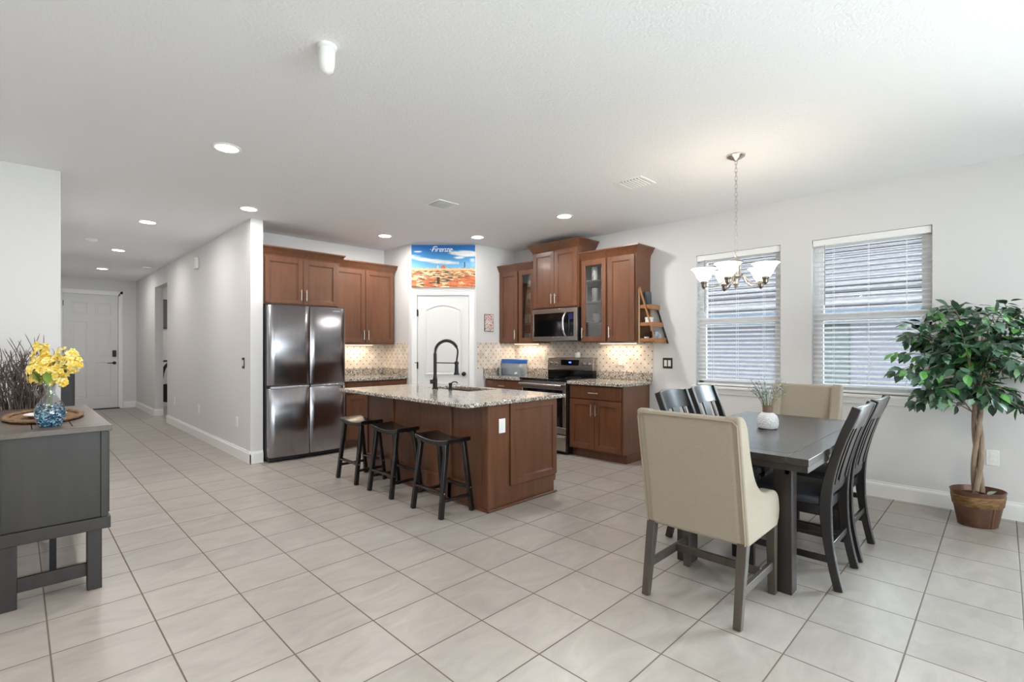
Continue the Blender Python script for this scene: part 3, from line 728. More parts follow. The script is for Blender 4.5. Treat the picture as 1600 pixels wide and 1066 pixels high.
for si, (z, n) in enumerate(((UZ0+.018, 3), (1.609, 4), (1.869, 4), (2.129, 3))):
    lvl = ['bottom', 'second', 'third', 'top'][si]
    for c_, yy in enumerate((3.742-.13, 3.742-.27)):
        for k in range(n):
            if si in (0, 1):
                t = thing('plate' if si == 0 else 'bowl', 'white %s in a stack on the %s shelf of the cabinet right of the microwave' % ('plate' if si == 0 else 'bowl', lvl), 'plate' if si == 0 else 'bowl', (5.13, yy-(.0), z+k*.012 if si == 0 else z+k*.022), 0, 'white dishes on the %s shelf' % lvl)
                if si == 0: obj('plate', lathe(nb(), [(.001,0),(.04,0),(.062,.01),(.06,.013),(.038,.004),(.001,.004)], seg=24), WHITEC, t)
                else: obj('bowl', lathe(nb(), [(.001,0),(.03,0),(.058,.045),(.055,.045),(.028,.004),(.001,.004)], seg=24), WHITEC, t)
            elif k < 2:
                t = thing('mug', 'white mug on the %s shelf of the cabinet right of the microwave' % lvl, 'mug', (5.09, yy, z+.085*k), 0, 'white mugs on the %s shelf' % lvl)
                b_ = lathe(nb(), [(.001,0),(.036,0),(.038,.01),(.038,.084),(.034,.084),(.034,.01),(.001,.008)], seg=20)
                obj('mug_body', b_, WHITEC, t)
                obj('handle', tube(nb(), [(-.036,0,.065),(-.058,0,.06),(-.06,0,.035),(-.036,0,.02)], .005, 8), WHITEC, t)

# ---------------- refrigerator
t = thing('refrigerator', 'four-door dark stainless refrigerator standing at the end of the hall wall', 'refrigerator', (2.435, 6.5, 0))
FH = 1.78
obj('body', bx(nb(), -.452, -.62, .035, .452, 0, FH-.01), mat('fridge_side', (52, 52, 54), .5, .4), t, .004)
def fdoor(x0, x1, z0, z1, name='door'):
    bm = nb(); n = 14; rings = []
    for z in (z0, z0+.006, z1-.006, z1):
        e = .004 if z in (z0, z1) else 0
        r_ = []
        for i in range(n+1):
            s = i/n; x = x0+e+(x1-x0-2*e)*s
            # gentle overall bow of the pair, tighter roll at the outer edge
            g = x/.452
            y = -.70-.022*(1-g*g) + e
            ed = min(abs(x-x0), abs(x1-x)); y += .012*max(0, 1-ed/.018)**2
            r_.append((x, y, z))
        r_ += [(x1-e, -.625, z), (x0+e, -.625, z)]
        rings.append(r_)
    ring_loft(bm, rings)
    return obj(name, bm, FRIDGE, t)
zs = .865
fd1 = fdoor(-.45, -.004, zs+.004, FH); fd2 = fdoor(.004, .45, zs+.004, FH); fdoor(-.45, -.004, .06, zs-.03); fdoor(.004, .45, .06, zs-.03)
HS = mat('handle_silver', (214, 218, 226), .25, .9)
for (a, b) in ((-.43, -.01), (.01, .43)):
    bm = nb(); bx(bm, a, -.7215, zs-.031, b, -.66, zs-.006); obj('grip_channel', bm, HS, t, .003)
obj('toe_grille', bx(nb(), -.44, -.66, .012, .44, -.6, .06), BLK, t)
obj('brand_badge', bx(nb(), .27, -.7135, FH-.045, .37, -.706, FH-.033), HS, fd2)
for x in (-.4, .4):
    for y in (-.6, -.06): obj('foot', lathe(nb(), [(.02,0),(.02,.04)], (x,y,0), 12), BLK, t)
for x in (-.41, .41): obj('hinge_cover', bx(nb(), x-.04, -.68, FH-.012, x+.04, -.56, FH+.012), BLK, t, .004)

# ================================================================== ISLAND
IX0, IX1, IY0, IY1, IZ = 2.62, 3.44, 2.875, 4.81, .842
t = thing('kitchen_island', 'brown panelled kitchen island cabinet with a granite top in front of the range', 'island', (3.03, 3.84, 0))
x0, x1, y0, y1 = IX0-3.03, IX1-3.03, IY0-3.84, IY1-3.84
bm = nb(); bx(bm, x0, y0, 0, x1, y1, IZ-.001)
# keep the sink bowl free: carcass is a shell
bm.free(); bm = nb()
bx(bm, x0, y0, 0, x0+.02, y1, IZ); bx(bm, x1-.02, y0, .1, x1, y1, IZ); bx(bm, x0+.02, y0, 0, x1-.02, y0+.02, IZ); bx(bm, x0+.02, y1-.02, 0, x1-.02, y1, IZ); bx(bm, x0+.02, y0+.02, .08, x1-.02, y1-.02, .1); bx(bm, x1-.09, y0+.02, 0, x1-.07, y1-.02, .1)
obj('carcass', bm, CAB, t, .0015)
# back panel (stool side) with stiles and rails
bm = nb(); f = .012
for yy in (y0, y0+.455, y0+1.37, y1-.06):
    bx(bm, x0-f, yy, 0, x0, yy+(.06 if yy == y0 or yy == y1-.06 else .05), IZ)
bx(bm, x0-f, y0+.06, .0, x0, y1-.06, .19); bx(bm, x0-f, y0+.06, IZ-.03, x0, y1-.06, IZ)
bx(bm, x0-f-.006, y0+.455, .19, x0-f, y0+.467, IZ-.03); bx(bm, x0-f-.006, y0+1.37, .19, x0-f, y0+1.382, IZ-.03)
obj('back_panel', bm, CAB, t, .002)
# end panel: post + framed door-like panel
bm = nb(); bx(bm, x0-f, y0-.012, 0, x0+.05, y0, IZ); bx(bm, x0+.05, y0-.006, 0, x0+.225, y0, IZ)
shaker(bm, x0+.235, x1, .165, IZ-.002, y0-.018, .018, .055, .007)
obj('end_panel', bm, CAB, t, .002)
bm = nb(); bx(bm, x0-f-.012, y0-.024, 0, x1, y0-.01, .018); bx(bm, x0-f-.012, y0-.024, 0, x0-f, y1, .018); obj('shoe_moulding', bm, CAB, t, .004)
bm = nb(); obj('outlet_plate', bx(bm, x0+.108, y0-.011, .61, x0+.178, y0-.006, .725), WHITEP, t, .002)
bm = nb()
obj('outlet_insert', bx(bm, x0+.127, y0-.0125, .632, x0+.159, y0-.011, .703), WHITEC, t)
for i in range(4):
    w_ = (y1-y0)/4; a = y0+i*w_; bm = nb()
    for q in [(a+.01, .115, a+w_-.01, .69), (a+.01, .70, a+w_-.01, .83)]:
        bx(bm, x1, q[0], q[1], x1+.02, q[2], q[3])
    obj('door', bm, CAB, t, .003)
# granite top with sink cut-out (built from four slabs in one mesh)
CX0, CX1, CY0, CY1 = 2.36, 3.545, 2.835, 4.90
SX0, SX1, SY0, SY1 = 3.09, 3.47, 3.66, 4.36
bm = nb(); zt0, zt1 = IZ, .874
xs = [CX0, SX0, SX1, CX1]; ys_ = [CY0, SY0, SY1, CY1]
grid = {}
for k, z in enumerate((zt0, zt1)):
    for i, x in enumerate(xs):
        for j, y in enumerate(ys_): grid[i,j,k] = bm.verts.new((x, y, z))
for i in range(3):
    for j in range(3):
        if i == 1 and j == 1: continue
        for k in (0, 1): bm.faces.new([grid[i,j,k], grid[i+1,j,k], grid[i+1,j+1,k], grid[i,j+1,k]])
for i in range(3):
    for j in (0, 3): bm.faces.new([grid[i,j,0], grid[i+1,j,0], grid[i+1,j,1], grid[i,j,1]])
    for j in (1, 2):
        if i == 1: bm.faces.new([grid[i,j,0], grid[i+1,j,0], grid[i+1,j,1], grid[i,j,1]])
for j in range(3):
    for i in (0, 3): bm.faces.new([grid[i,j,0], grid[i,j+1,0], grid[i,j+1,1], grid[i,j,1]])
    for i in (1, 2):
        if j == 1: bm.faces.new([grid[i,j,0], grid[i,j+1,0], grid[i,j+1,1], grid[i,j,1]])
o = obj('countertop', bm, GRAN, None, .007); tag(o, 'large speckled granite countertop with a sink on the kitchen island', 'countertop')
# sink
t = thing('sink', 'undermount stainless sink bowl set in the island countertop', 'sink', ((SX0+SX1)/2, (SY0+SY1)/2, 0))
hx, hy = (SX1-SX0)/2, (SY1-SY0)/2; bm = nb(); zb = .66
rings = []
for (ex, ez) in ((.012, IZ-.001), (-.002, IZ-.001), (-.006, zb+.02), (-.03, zb)):
    rings.append([(sx1*(hx+ex), sy1*(hy+ex), ez) for sx1, sy1 in ((-1,-1),(1,-1),(1,1),(-1,1))])
rs = [[bm.verts.new(p) for p in r] for r in rings]
for i in range(3):
    for j in range(4): bm.faces.new((rs[i][j], rs[i][(j+1)%4], rs[i+1][(j+1)%4], rs[i+1][j]))
bm.faces.new(rs[-1]); obj('basin', bm, mat('sink_steel', (150, 140, 130), .3, .9), t)
obj('drain', lathe(nb(), [(.04,zb+.001),(.045,zb+.004),(.03,zb+.003),(.001,zb+.002)], seg=20), NICK, t)

# faucet
t = thing('faucet', 'tall matte black spring-neck kitchen faucet beside the island sink', 'faucet', (3.035, 4.14, .874), math.radians(-24))
obj('base', lathe(nb(), [(.001,0),(.032,0),(.032,.008),(.026,.012),(.024,.05),(.024,.105),(.02,.11),(.02,.13)], seg=24), BLKM, t)
obj('riser', cyl(nb(), (0,0,.12), (0,0,.36), .017, seg=16), BLKM, t)
arc = [(0,0,.36)] + [(.12-.12*math.cos(PI*k/12), 0, .37+.125*math.sin(PI*k/12)) for k in range(1, 12)] + [(.238,0,.365),(.228,0,.29),(.226,0,.25)]
arc = smoothpath(arc, 4)
obj('hose', tube(nb(), arc, .009, 10), BLKM, t)
# coil spring around first part of the hose
cp = []
m_ = int(len(arc)*.72)
for i in range(m_*6):
    q = i/6; a = arc[int(q)]; b = arc[min(int(q)+1, len(arc)-1)]; p = a.lerp(b, q-int(q)); d = (b-a).normalized() if (b-a).length > 1e-6 else Vector((0,0,1))
    u = Vector((0,1,0)); v = d.cross(u); ph = i*1.05
    cp.append(p+u*math.cos(ph)*.016+v*math.sin(ph)*.016)
obj('spring', tube(nb(), cp, .0026, 5), BLKM, t)
bm = nb(); cyl(bm, (.226,0,.28), (.226,0,.16), .017, .022, seg=16); cyl(bm, (.226,0,.16), (.226,0,.14), .027, .03, seg=16); obj('spray_head', bm, BLKM, t)
bm = nb(); cyl(bm, (0,0,.268), (.21,0,.262), .0055, seg=10); lathe(bm, [(.022,.25),(.024,.26),(.022,.272)], (.226,0,0), 16, False); obj('docking_arm', bm, BLKM, t)
bm = nb(); cyl(bm, (0,0,.075), (-.05,.0,.075), .02, .022, seg=14); obj('lever', bm, BLKM, t)
t = thing('soap_dispenser', 'short matte black soap dispenser beside the tall faucet', 'soap dispenser', (3.045, 3.90, .874))
obj('base', lathe(nb(), [(.001,0),(.022,0),(.022,.006),(.016,.01),(.014,.05),(.018,.056),(.018,.072),(.001,.074)], seg=18), BLKM, t)
obj('spout', tube(nb(), [(0,0,.066),(.03,-.01,.082),(.06,-.02,.08),(.072,-.024,.066)], .006, 8), BLKM, t)

# ================================================================== STOOLS
def stool(loc, label):
    t = thing('bar_stool', label, 'stool', loc, 0, 'black saddle stools along the island')
    # saddle seat: long axis y, dips in the middle of y
    L_, Wd, H_ = .215, .118, .60
    bm = nb(); n = 14; rings = []
    for i in range(n+1):
        s = -1+2*i/n; y = s*L_; dip = .024*(1-s*s)
        zt = H_-dip; zb_ = zt-.034
        rings.append([(-Wd, y, zb_), (Wd, y, zb_), (Wd, y, zt-.004), (Wd*.8, y, zt), (0, y, zt-.002), (-Wd*.8, y, zt), (-Wd, y, zt-.004)])
    ring_loft(bm, rings); obj('seat', bm, STOOLM, t, .004)
    tops, bots = {}, {}
    for a in (-1, 1):
        for b in (-1, 1):
            tp = Vector((a*.085, b*.165, .565)); bt = Vector((a*.152, b*.186, 0)); tops[a,b] = tp; bots[a,b] = bt
            bm = nb(); beam(bm, bt, tp, .036, .036, .036, .036); obj('leg', bm, STOOLM, t, .005)
    def at(a, b, z): return bots[a,b].lerp(tops[a,b], z/.565)
    for b in (-1, 1): obj('stretcher', beam(nb(), at(-1,b,.13), at(1,b,.13), .032, .02, up=(0,0,1)), STOOLM, t, .003)
    for a in (-1, 1): obj('stretcher', beam(nb(), at(a,-1,.19), at(a,1,.19), .032, .02, up=(0,0,1)), STOOLM, t, .003)
    bm = nb()
    for a in (-1, 1): bx(bm, a*.085-.011, -.15, .535, a*.085+.011, .15, .555)
    obj('apron', bm, STOOLM, t)
    bm = nb()
    for a in (-1, 1):
        for b in (-1, 1):
            p = at(a, b, .19); cyl(bm, (p.x, p.y-.019*1, p.z), (p.x, p.y-.0205, p.z), .006, seg=8)
    obj('screw_cap', bm, NICK, t)
    return t
stool((2.412, 4.515, 0), 'black saddle stool at the refrigerator end of the island')
stool((2.412, 3.895, 0), 'black saddle stool in the middle of the three at the island')
stool((2.412, 3.195, 0), 'black saddle stool at the near end of the island')

# ================================================================== DINING TABLE
TX0, TX1, TY0, TY1 = 2.69, 4.36, .665, 1.54; tcx, tcy = (TX0+TX1)/2, (TY0+TY1)/2
t = thing('dining_table', 'dark grey-brown wooden dining table in front of the windows', 'table', (tcx, tcy, 0))
hx, hy = (TX1-TX0)/2, (TY1-TY0)/2
bm = nb()
g = .0022
bx(bm, -hx+.10+g, -hy+.10+g, .722, hx-.10-g, hy-.10-g, .758)
bx(bm, -hx, -hy, .722, hx, -hy+.10, .758); bx(bm, -hx, hy-.10, .722, hx, hy, .758)
bx(bm, -hx, -hy+.10, .722, -hx+.10, hy-.10, .758); bx(bm, hx-.10, -hy+.10, .722, hx, hy-.10, .758)
obj('tabletop', bm, TABM, t, .0018)
bm = nb(); bx(bm, -hx+.004, -hy+.004, .69, hx-.004, -hy+.03, .722); bx(bm, -hx+.004, hy-.03, .69, hx-.004, hy-.004, .722); bx(bm, -hx+.004, -hy+.03, .69, -hx+.03, hy-.03, .722); bx(bm, hx-.03, -hy+.03, .69, hx-.004, hy-.03, .722)
bx(bm, -hx+.17, -hy+.13, .63, hx-.17, -hy+.155, .722); bx(bm, -hx+.17, hy-.155, .63, hx-.17, hy-.13, .722)
obj('apron', bm, TABL, t, .002)
for a in (-1, 1):
    for b in (-1, 1):
        cx_, cy_ = a*(hx-.215), b*(hy-.165)
        obj('leg', bx(nb(), cx_-.045, cy_-.045, 0, cx_+.045, cy_+.045, .722), TABL, t, .003)

# dining chairs: local: faces +y, origin on the floor under the seat centre
def dining_chair(loc, rz, label):
    t = thing('dining_chair', label, 'chair', loc, rz, 'charcoal slat-back dining chairs')
    hw = .215
    prof = [(-.245, 0), (-.218, .12), (-.196, .25), (-.185, .38), (-.184, .47), (-.197, .58), (-.226, .70), (-.262, .82), (-.305, .93), (-.325, .985)]
    pr = smoothpath([(p[0], p[1], 0) for p in prof], 3); prof = [(p.x, p.y) for p in pr]
    wd = [.042+.016*math.exp(-((p[1]-.45)/.16)**2) for p in prof]
    for s in (-1, 1):
        bm = nb(); ribbon(bm, prof, wd, s*hw-(.034 if s > 0 else 0), s*hw+(.034 if s < 0 else 0)); obj('leg', bm, CHAIRM, t, .004)
        x_ = s*(hw-.02); bm = nb(); beam(bm, (x_, .20, 0), (x_, .195, .43), .032, .032, .04, .04); obj('leg', bm, CHAIRM, t, .003)
    def backy(z):
        for i in range(len(prof)-1):
            if prof[i][1] <= z <= prof[i+1][1]:
                k = (z-prof[i][1])/(prof[i+1][1]-prof[i][1]); return prof[i][0]+k*(prof[i+1][0]-prof[i][0])
        return prof[-1][0]
    def rail(z0, z1, bow, th):
        bm = nb(); rings = []; n = 10
        for i in range(n+1):
            s = -1+2*i/n; x = s*(hw-.03); by = -bow*(1-s*s)
            zt = z1+(.012*(1-s*s) if z1 > .9 else 0)
            rings.append([(x, backy(z0)+by-th/2, z0), (x, backy(z1)+by-th/2, zt), (x, backy(z1)+by+th/2, zt), (x, backy(z0)+by+th/2, z0)])
        return ring_loft(bm, rings)
    obj('top_rail', rail(.865, .985, .028, .02), CHAIRM, t, .003)
    obj('lower_rail', rail(.50, .56, .012, .02), CHAIRM, t, .003)
    for xc, w_ in ((-.125, .032), (0, .10), (.125, .032)):
        bm = nb(); pp = [(backy(z)-.018, z) for z in [.55+.32*k/8 for k in range(9)]]
        ribbon(bm, pp, .011, xc-w_/2, xc+w_/2); obj('slat', bm, CHAIRM, t, .002)
    bm = nb(); bx(bm, -hw+.03, -.17, .385, hw-.03, -.148, .44); bx(bm, -hw+.02, .185, .385, hw-.02, .21, .44)
    for s in (-1, 1): bx(bm, s*(hw-.02)-.011, -.17, .385, s*(hw-.02)+.011, .19, .44)
    obj('seat_frame', bm, CHAIRM, t, .002)
    bm = nb(); rings = []
    for z, e in ((.44, .0), (.448, .006), (.475, .006), (.492, -.012), (.50, -.05)):
        rings.append([(-hw+.012-e, -.16, z), (hw-.012+e, -.16, z), (hw+.004+e, .21+e, z), (-hw-.004-e, .21+e, z)])
    ring_loft(bm, rings); obj('seat_cushion', bm, SEATM, t, .012, 3)
    for s in (-1, 1):
        x_ = s*(hw-.02)
        for z in (.155, .305): obj('stretcher', bx(nb(), x_-.009, backy(z)+.01, z-.017, x_+.009, .19, z+.017), CHAIRM, t, .002)
    obj('stretcher', bx(nb(), -hw+.03, .188, .19, hw-.03, .206, .225), CHAIRM, t, .002)
    obj('stretcher', bx(nb(), -hw+.03, backy(.22)-.008, .20, hw-.03, backy(.22)+.01, .235), CHAIRM, t, .002)
    return t
dining_chair((3.285, .865, 0), 0, 'charcoal slat-back dining chair on the right side of the table, nearer the camera')
dining_chair((3.80, .865, 0), 0, 'charcoal slat-back dining chair on the right side of the table, nearer the ficus tree')
dining_chair((3.36, 1.385, 0), PI, 'charcoal slat-back dining chair on the kitchen side, nearer the island')
dining_chair((3.86, 1.385, 0), PI, 'charcoal slat-back dining chair on the kitchen side, in front of the kitchen-side window')

# upholstered armchairs
def armchair(loc, rz, label):
    t = thing('upholstered_armchair', label, 'chair', loc, rz, 'linen host chairs at the ends of the dining table')
    hw = .262
    # local y: back at -.27..., front +.27
    b0, b1 = -.225, -.335     # outer back y at z=.37 and at top
    zt = .975; zb_ = .365
    outer = lambda z: b0+(b1-b0)*(z-zb_)/(zt-zb_)
    bm = nb(); rings = []; n = 8
    for i in range(n+1):
        z = zb_+(zt-zb_)*i/n; e = .0; wv = hw-.02*(1-(i/n))*.0
        rings.append([(-wv+.03, outer(z), z), (wv-.03, outer(z), z), (wv-.03, outer(z)+.085, z), (-wv+.03, outer(z)+.085, z)])
    ring_loft(bm, rings); obj('backrest', bm, LINEN, t, .018, 3)
    # side wings: profile in y-z, falls from the back top in a long scoop to a low rounded arm
    top = [(b1+.005, zt+.004), (b1+.06, zt+.006), (b1+.11, zt-.045), (b1+.135, zt-.13), (b1+.165, zt-.22), (b1+.215, zt-.31), (b1+.29, zt-.375), (b1+.38, zt-.405), (b1+.46, zt-.41), (.185, zt-.425), (.222, zt-.465), (.236, zt-.53)]
    tp = smoothpath([(p[0], p[1], 0) for p in top], 3); tp = [(p.x, p.y) for p in tp]
    prof = tp + [(.225, .40), (.20, zb_), (b0+.005, zb_)]
    for s in (-1, 1):
        bm = nb(); prism(bm, prof, 'x', s*hw, s*(hw-.075)); obj('arm', bm, LINEN, t, .014, 3)
    obj('seat_frame', bx(nb(), -hw+.07, b0+.06, zb_, hw-.07, .205, .44), LINEN, t, .01)
    bm = nb(); bx(bm, -hw+.077, b0+.05, .44, hw-.077, .215, .52); obj('seat_cushion', bm, LINEN, t, .03, 4)
    # piping round the back panel
    pc = []
    e = .012
    pts = [(-hw+e, outer(zb_+.01)-.002, zb_+.01), (-hw+e, outer(zt-.03)-.002, zt-.03), (-hw+.03, outer(zt-.008)-.002, zt-.012), (hw-.03, outer(zt-.008)-.002, zt-.012), (hw-e, outer(zt-.03)-.002, zt-.03), (hw-e, outer(zb_+.01)-.002, zb_+.01)]
    obj('piping', tube(nb(), pts, .004, 6), mat('piping_linen', (150, 138, 118), .9), t)
    for s in (-1, 1):
        x_ = s*(hw-.028)
        bm = nb(); beam(bm, (x_, -.275, 0), (x_, -.205, zb_+.01), .036, .034, .046, .046); obj('leg', bm, GREYLEG, t, .003)
        bm = nb(); beam(bm, (x_, .205, 0), (x_, .19, zb_+.01), .036, .034, .046, .046); obj('leg', bm, GREYLEG, t, .003)
        obj('stretcher', beam(nb(), (x_, -.25, .155), (x_, .19, .155), .02, .04, up=(0,0,1)), GREYLEG, t, .002)
    obj('stretcher', bx(nb(), -hw+.035, .04, .14, hw-.035, .06, .18), GREYLEG, t, .002)
    return t
armchair((2.615, 1.10, 0), -PI/2, 'beige linen armchair at the near end of the dining table, seen from behind')
armchair((4.60, 1.215, 0), PI/2+.02, 'beige linen armchair at the window end of the dining table, facing the camera')

# ---------------- vase on the table
t = thing('bud_vase', 'white textured ceramic bud vase with a brown neck on the dining table', 'vase', (3.55, 1.12, .758))
bm = nb(); prof = [(.001,0),(.05,0),(.058,.006),(.0635,.03),(.063,.06),(.056,.085),(.04,.102),(.029,.108)]
lathe(bm, prof, seg=40, cap=False)
for v in bm.verts:
    a = math.atan2(v.co.y, v.co.x)
    if v.co.length > .03 and .004 < v.co.z < .1:
        k = 1+.03*math.cos(20*a+(round(v.co.z*200) % 2)*PI)
        v.co.x *= k; v.co.y *= k
vb = mat('vase_white_pattern', (236, 236, 238), .6)
n_ = vb.node_tree.nodes; L_ = vb.node_tree.links
tc_ = n_.new('ShaderNodeTexCoord'); vo = n_.new('ShaderNodeTexVoronoi'); vo.inputs['Scale'].default_value = 80; bp = n_.new('ShaderNodeBump'); bp.inputs['Distance'].default_value = .006; bp.inputs['Strength'].default_value = .8
L_.new(tc_.outputs['Object'], vo.inputs['Vector']); L_.new(vo.outputs[0], bp.inputs['Height']); L_.new(bp.outputs[0], n_['Principled BSDF'].inputs['Normal'])
obj('vase_body', bm, vb, t)
obj('neck', lathe(nb(), [(.029,.106),(.031,.11),(.031,.142),(.034,.15),(.028,.15),(.026,.11)], seg=24, cap=False), mat('neck_brown', (138, 112, 96), .6), t)
t = thing('flower_sprig', 'small bunch of pale blue and green artificial sprigs in the white table vase', 'flowers', (3.55, 1.12, .87))
sb, fb, gb = nb(), nb(), nb()
rs_ = random.Random(3)
def petal(bm, c, d, ln, wd, up=None):
    d = Vector(d).normalized(); u, v = frame_of(d)
    if up is not None: u = up
    c = Vector(c); n_ = d.cross(u).normalized()
    P = [c, c+d*ln*.3+u*wd*.42, c+d*ln*.62+u*wd*.45, c+d*ln+n_*ln*.08, c+d*ln*.62-u*wd*.45, c+d*ln*.3-u*wd*.42, c+d*ln*.5-n_*wd*.12]
    vs_ = [bm.verts.new(p) for p in P]
    for i in range(6): bm.faces.new((vs_[i], vs_[(i+1)%6], vs_[6]))
for i in range(26):
    a = rs_.uniform(0, 2*PI); r_ = rs_.uniform(.02, .14); h_ = rs_.uniform(.12, .215)*(1.08-r_*1.6)
    p1 = Vector((r_*math.cos(a)*.35, r_*math.sin(a)*.35, h_*.5)); p2 = Vector((r_*math.cos(a), r_*math.sin(a), h_+.02))
    pth = smoothpath([(rs_.uniform(-.012,.012), rs_.uniform(-.012,.012), -.08), p1, p2], 4); tube(sb, pth, .0012, 4)
    for k in range(20):
        q = p1.lerp(p2, rs_.uniform(.25, 1.05))+Vector((rs_.uniform(-.01,.01),)*3); dd = Vector((rs_.uniform(-1,1), rs_.uniform(-1,1), rs_.uniform(-.3,1)))
        petal(gb if rs_.random() < .36 else fb, q, dd, rs_.uniform(.010,.022), .007)
obj('stems', sb, mat('stem_green', (92, 120, 70), .7), t); o = obj('leaves', gb, mat('sprig_green', (136, 160, 126), .7), t); o = obj('blossoms', fb, mat('sprig_blue', (208, 214, 232), .7), t)

# ================================================================== CHANDELIER
CHX, CHY = 3.807, 1.422
t = thing('chandelier', 'brushed nickel five-light chandelier with frosted shades above the dining table', 'chandelier', (CHX, CHY, 0))
obj('canopy', lathe(nb(), [(.001,CEIL),(.065,CEIL),(.064,CEIL-.01),(.045,CEIL-.024),(.018,CEIL-.034),(.010,CEIL-.045),(.001,CEIL-.046)][::-1], seg=32), NICK, t)
bm = nb(); z = CEIL-.04; i = 0; zc = 1.975
pitch = .0315; nlink = int((z-zc)/pitch)
for i in range(nlink+1):
    zc_ = z-.012-i*(z-zc-.0)/(nlink+1)
    pts = []
    for k in range(12):
        a = 2*PI*k/12; x = .0095*math.cos(a); zz = .021*math.sin(a)
        pts.append(Vector((x*(i%2), x*((i+1)%2), zc_+zz)))
    rings = []
    for k in range(12):
        d = (pts[(k+1)%12]-pts[k-1]).normalized(); u = Vector((0,1,0)) if i % 2 else Vector((1,0,0)); v = d.cross(u).normalized()
        rings.append([pts[k]+u*.0021*math.cos(2*PI*q/5)+v*.0021*math.sin(2*PI*q/5) for q in range(5)])
    ring_loft(bm, rings, closed=True)
obj('chain', bm, NICK, t)
bm = nb(); lathe(bm, [(.001,1.985),(.008,1.985),(.012,1.965),(.045,1.95),(.05,1.945),(.034,1.938),(.030,1.93),(.030,1.85),(.034,1.842),(.034,1.83),(.024,1.82),(.018,1.79),(.022,1.775),(.012,1.76),(.008,1.745),(.001,1.74)], seg=28)
for v in bm.verts:
    if 1.845 < v.co.z < 1.935:
        a = math.atan2(v.co.y, v.co.x); k = 1+.06*math.cos(14*a); v.co.x *= k; v.co.y *= k
obj('column', bm, NICK, t)
# reference axes: to the right of the view and away from it
vr = Vector((math.sin(TH), -math.cos(TH), 0)); vf = Vector((math.cos(TH), math.sin(TH), 0))
caz = math.atan2(CHY, CHX); cr_ = Vector((math.sin(caz), -math.cos(caz), 0)); cf_ = Vector((math.cos(caz), math.sin(caz), 0))
for k, deg in enumerate((184, 256, 328, 40, 112)):
    a = math.radians(deg); d = cr_*math.cos(a)+cf_*math.sin(a); R_ = .225
    P = [d*.02+Vector((0,0,1.80)), d*.055+Vector((0,0,1.845)), d*.085+Vector((0,0,1.80)), d*.14+Vector((0,0,1.765)), d*(R_-.02)+Vector((0,0,1.765)), d*R_+Vector((0,0,1.79))]
    ar = obj('arm', tube(nb(), smoothpath(P, 5), .0055, 8), NICK, t)
    c = d*R_
    obj('socket', lathe(nb(), [(.001,1.745),(.008,1.748),(.01,1.757),(.016,1.762),(.018,1.785),(.023,1.79),(.023,1.812),(.001,1.813)], c, 18), mat('dark_nickel', (120, 112, 104), .3, 1.0), ar)
    obj('lamp_shade', lathe(nb(), [(.026,1.803),(.036,1.812),(.052,1.835),(.062,1.862),(.078,1.888),(.094,1.90),(.092,1.902),(.076,1.892),(.058,1.865),(.048,1.838),(.032,1.816),(.022,1.808)], c, 28, False), SHADEGL, ar)
    pl = bpy.data.lights.new('chandelier_bulb', 'POINT'); pl.energy = 1.3; pl.color = (1, .86, .68); pl.shadow_soft_size = .03
    po = bpy.data.objects.new('chandelier_bulb', pl); COL.objects.link(po); po.location = (c.x, c.y, 1.885); po.parent = t

# ================================================================== CEILING LIGHTS, VENTS, SENSORS
RING = mat('light_trim', (244, 244, 244), .4)
def downlight(x, y, label, pw, group='recessed ceiling lights'):
    t = thing('recessed_light', label, 'ceiling light', (x, y, CEIL), 0, group)
    obj('trim_ring', lathe(nb(), [(.095,0),(.095,-.004),(.088,-.008),(.074,-.006),(.074,0)], seg=32, cap=False), RING, t)
    obj('lens', lathe(nb(), [(.001,-.0045),(.073,-.004),(.0735,-.001),(.001,-.001)], seg=32), LAMPGL, t)
    l = bpy.data.lights.new('downlight', 'AREA'); l.shape = 'DISK'; l.size = .14; l.energy = pw; l.color = (1, .965, .92)
    lo = bpy.data.objects.new('downlight', l); COL.objects.link(lo); lo.location = (0, 0, -.012); lo.parent = t
DL = [(1.07, 3.97, 'recessed ceiling light nearest the camera, over the sideboard side', 15), (1.06, 6.96, 'recessed hall light nearest the kitchen', 8), (1.06, 9.28, 'second recessed hall light from the kitchen', 7), (1.10, 11.67, 'recessed hall light nearest the front door', 7),
      (1.70, 5.55, 'recessed light in front of the hall wall post', 9), (3.35, 5.65, 'recessed light in front of the kitchen wall cabinets beside the refrigerator', 13), (4.24, 4.86, 'recessed light in front of the pantry door, by the poster', 2.8), (4.24, 3.415, 'recessed light over the aisle between island and range', 18)]
for x, y, lab, pw in DL: downlight(x, y, lab, pw)
for i, (x, y) in enumerate([(-1.6, 3.4), (-1.6, .8), (-1.6, -1.8), (.9, -1.0), (3.2, -1.6), (.9, -2.8), (-.2, 1.6)]):
    downlight(x, y, 'added fill light on the unseen living area ceiling behind the camera', 12, 'added living area fill lights')  # unseen downlights added behind the camera to even out the room light
downlight(3.0, 12.2, 'added fill light on the unseen ceiling of the side room off the hall', 12, 'added side room fill light')  # unseen lamp added to lift the dark side room
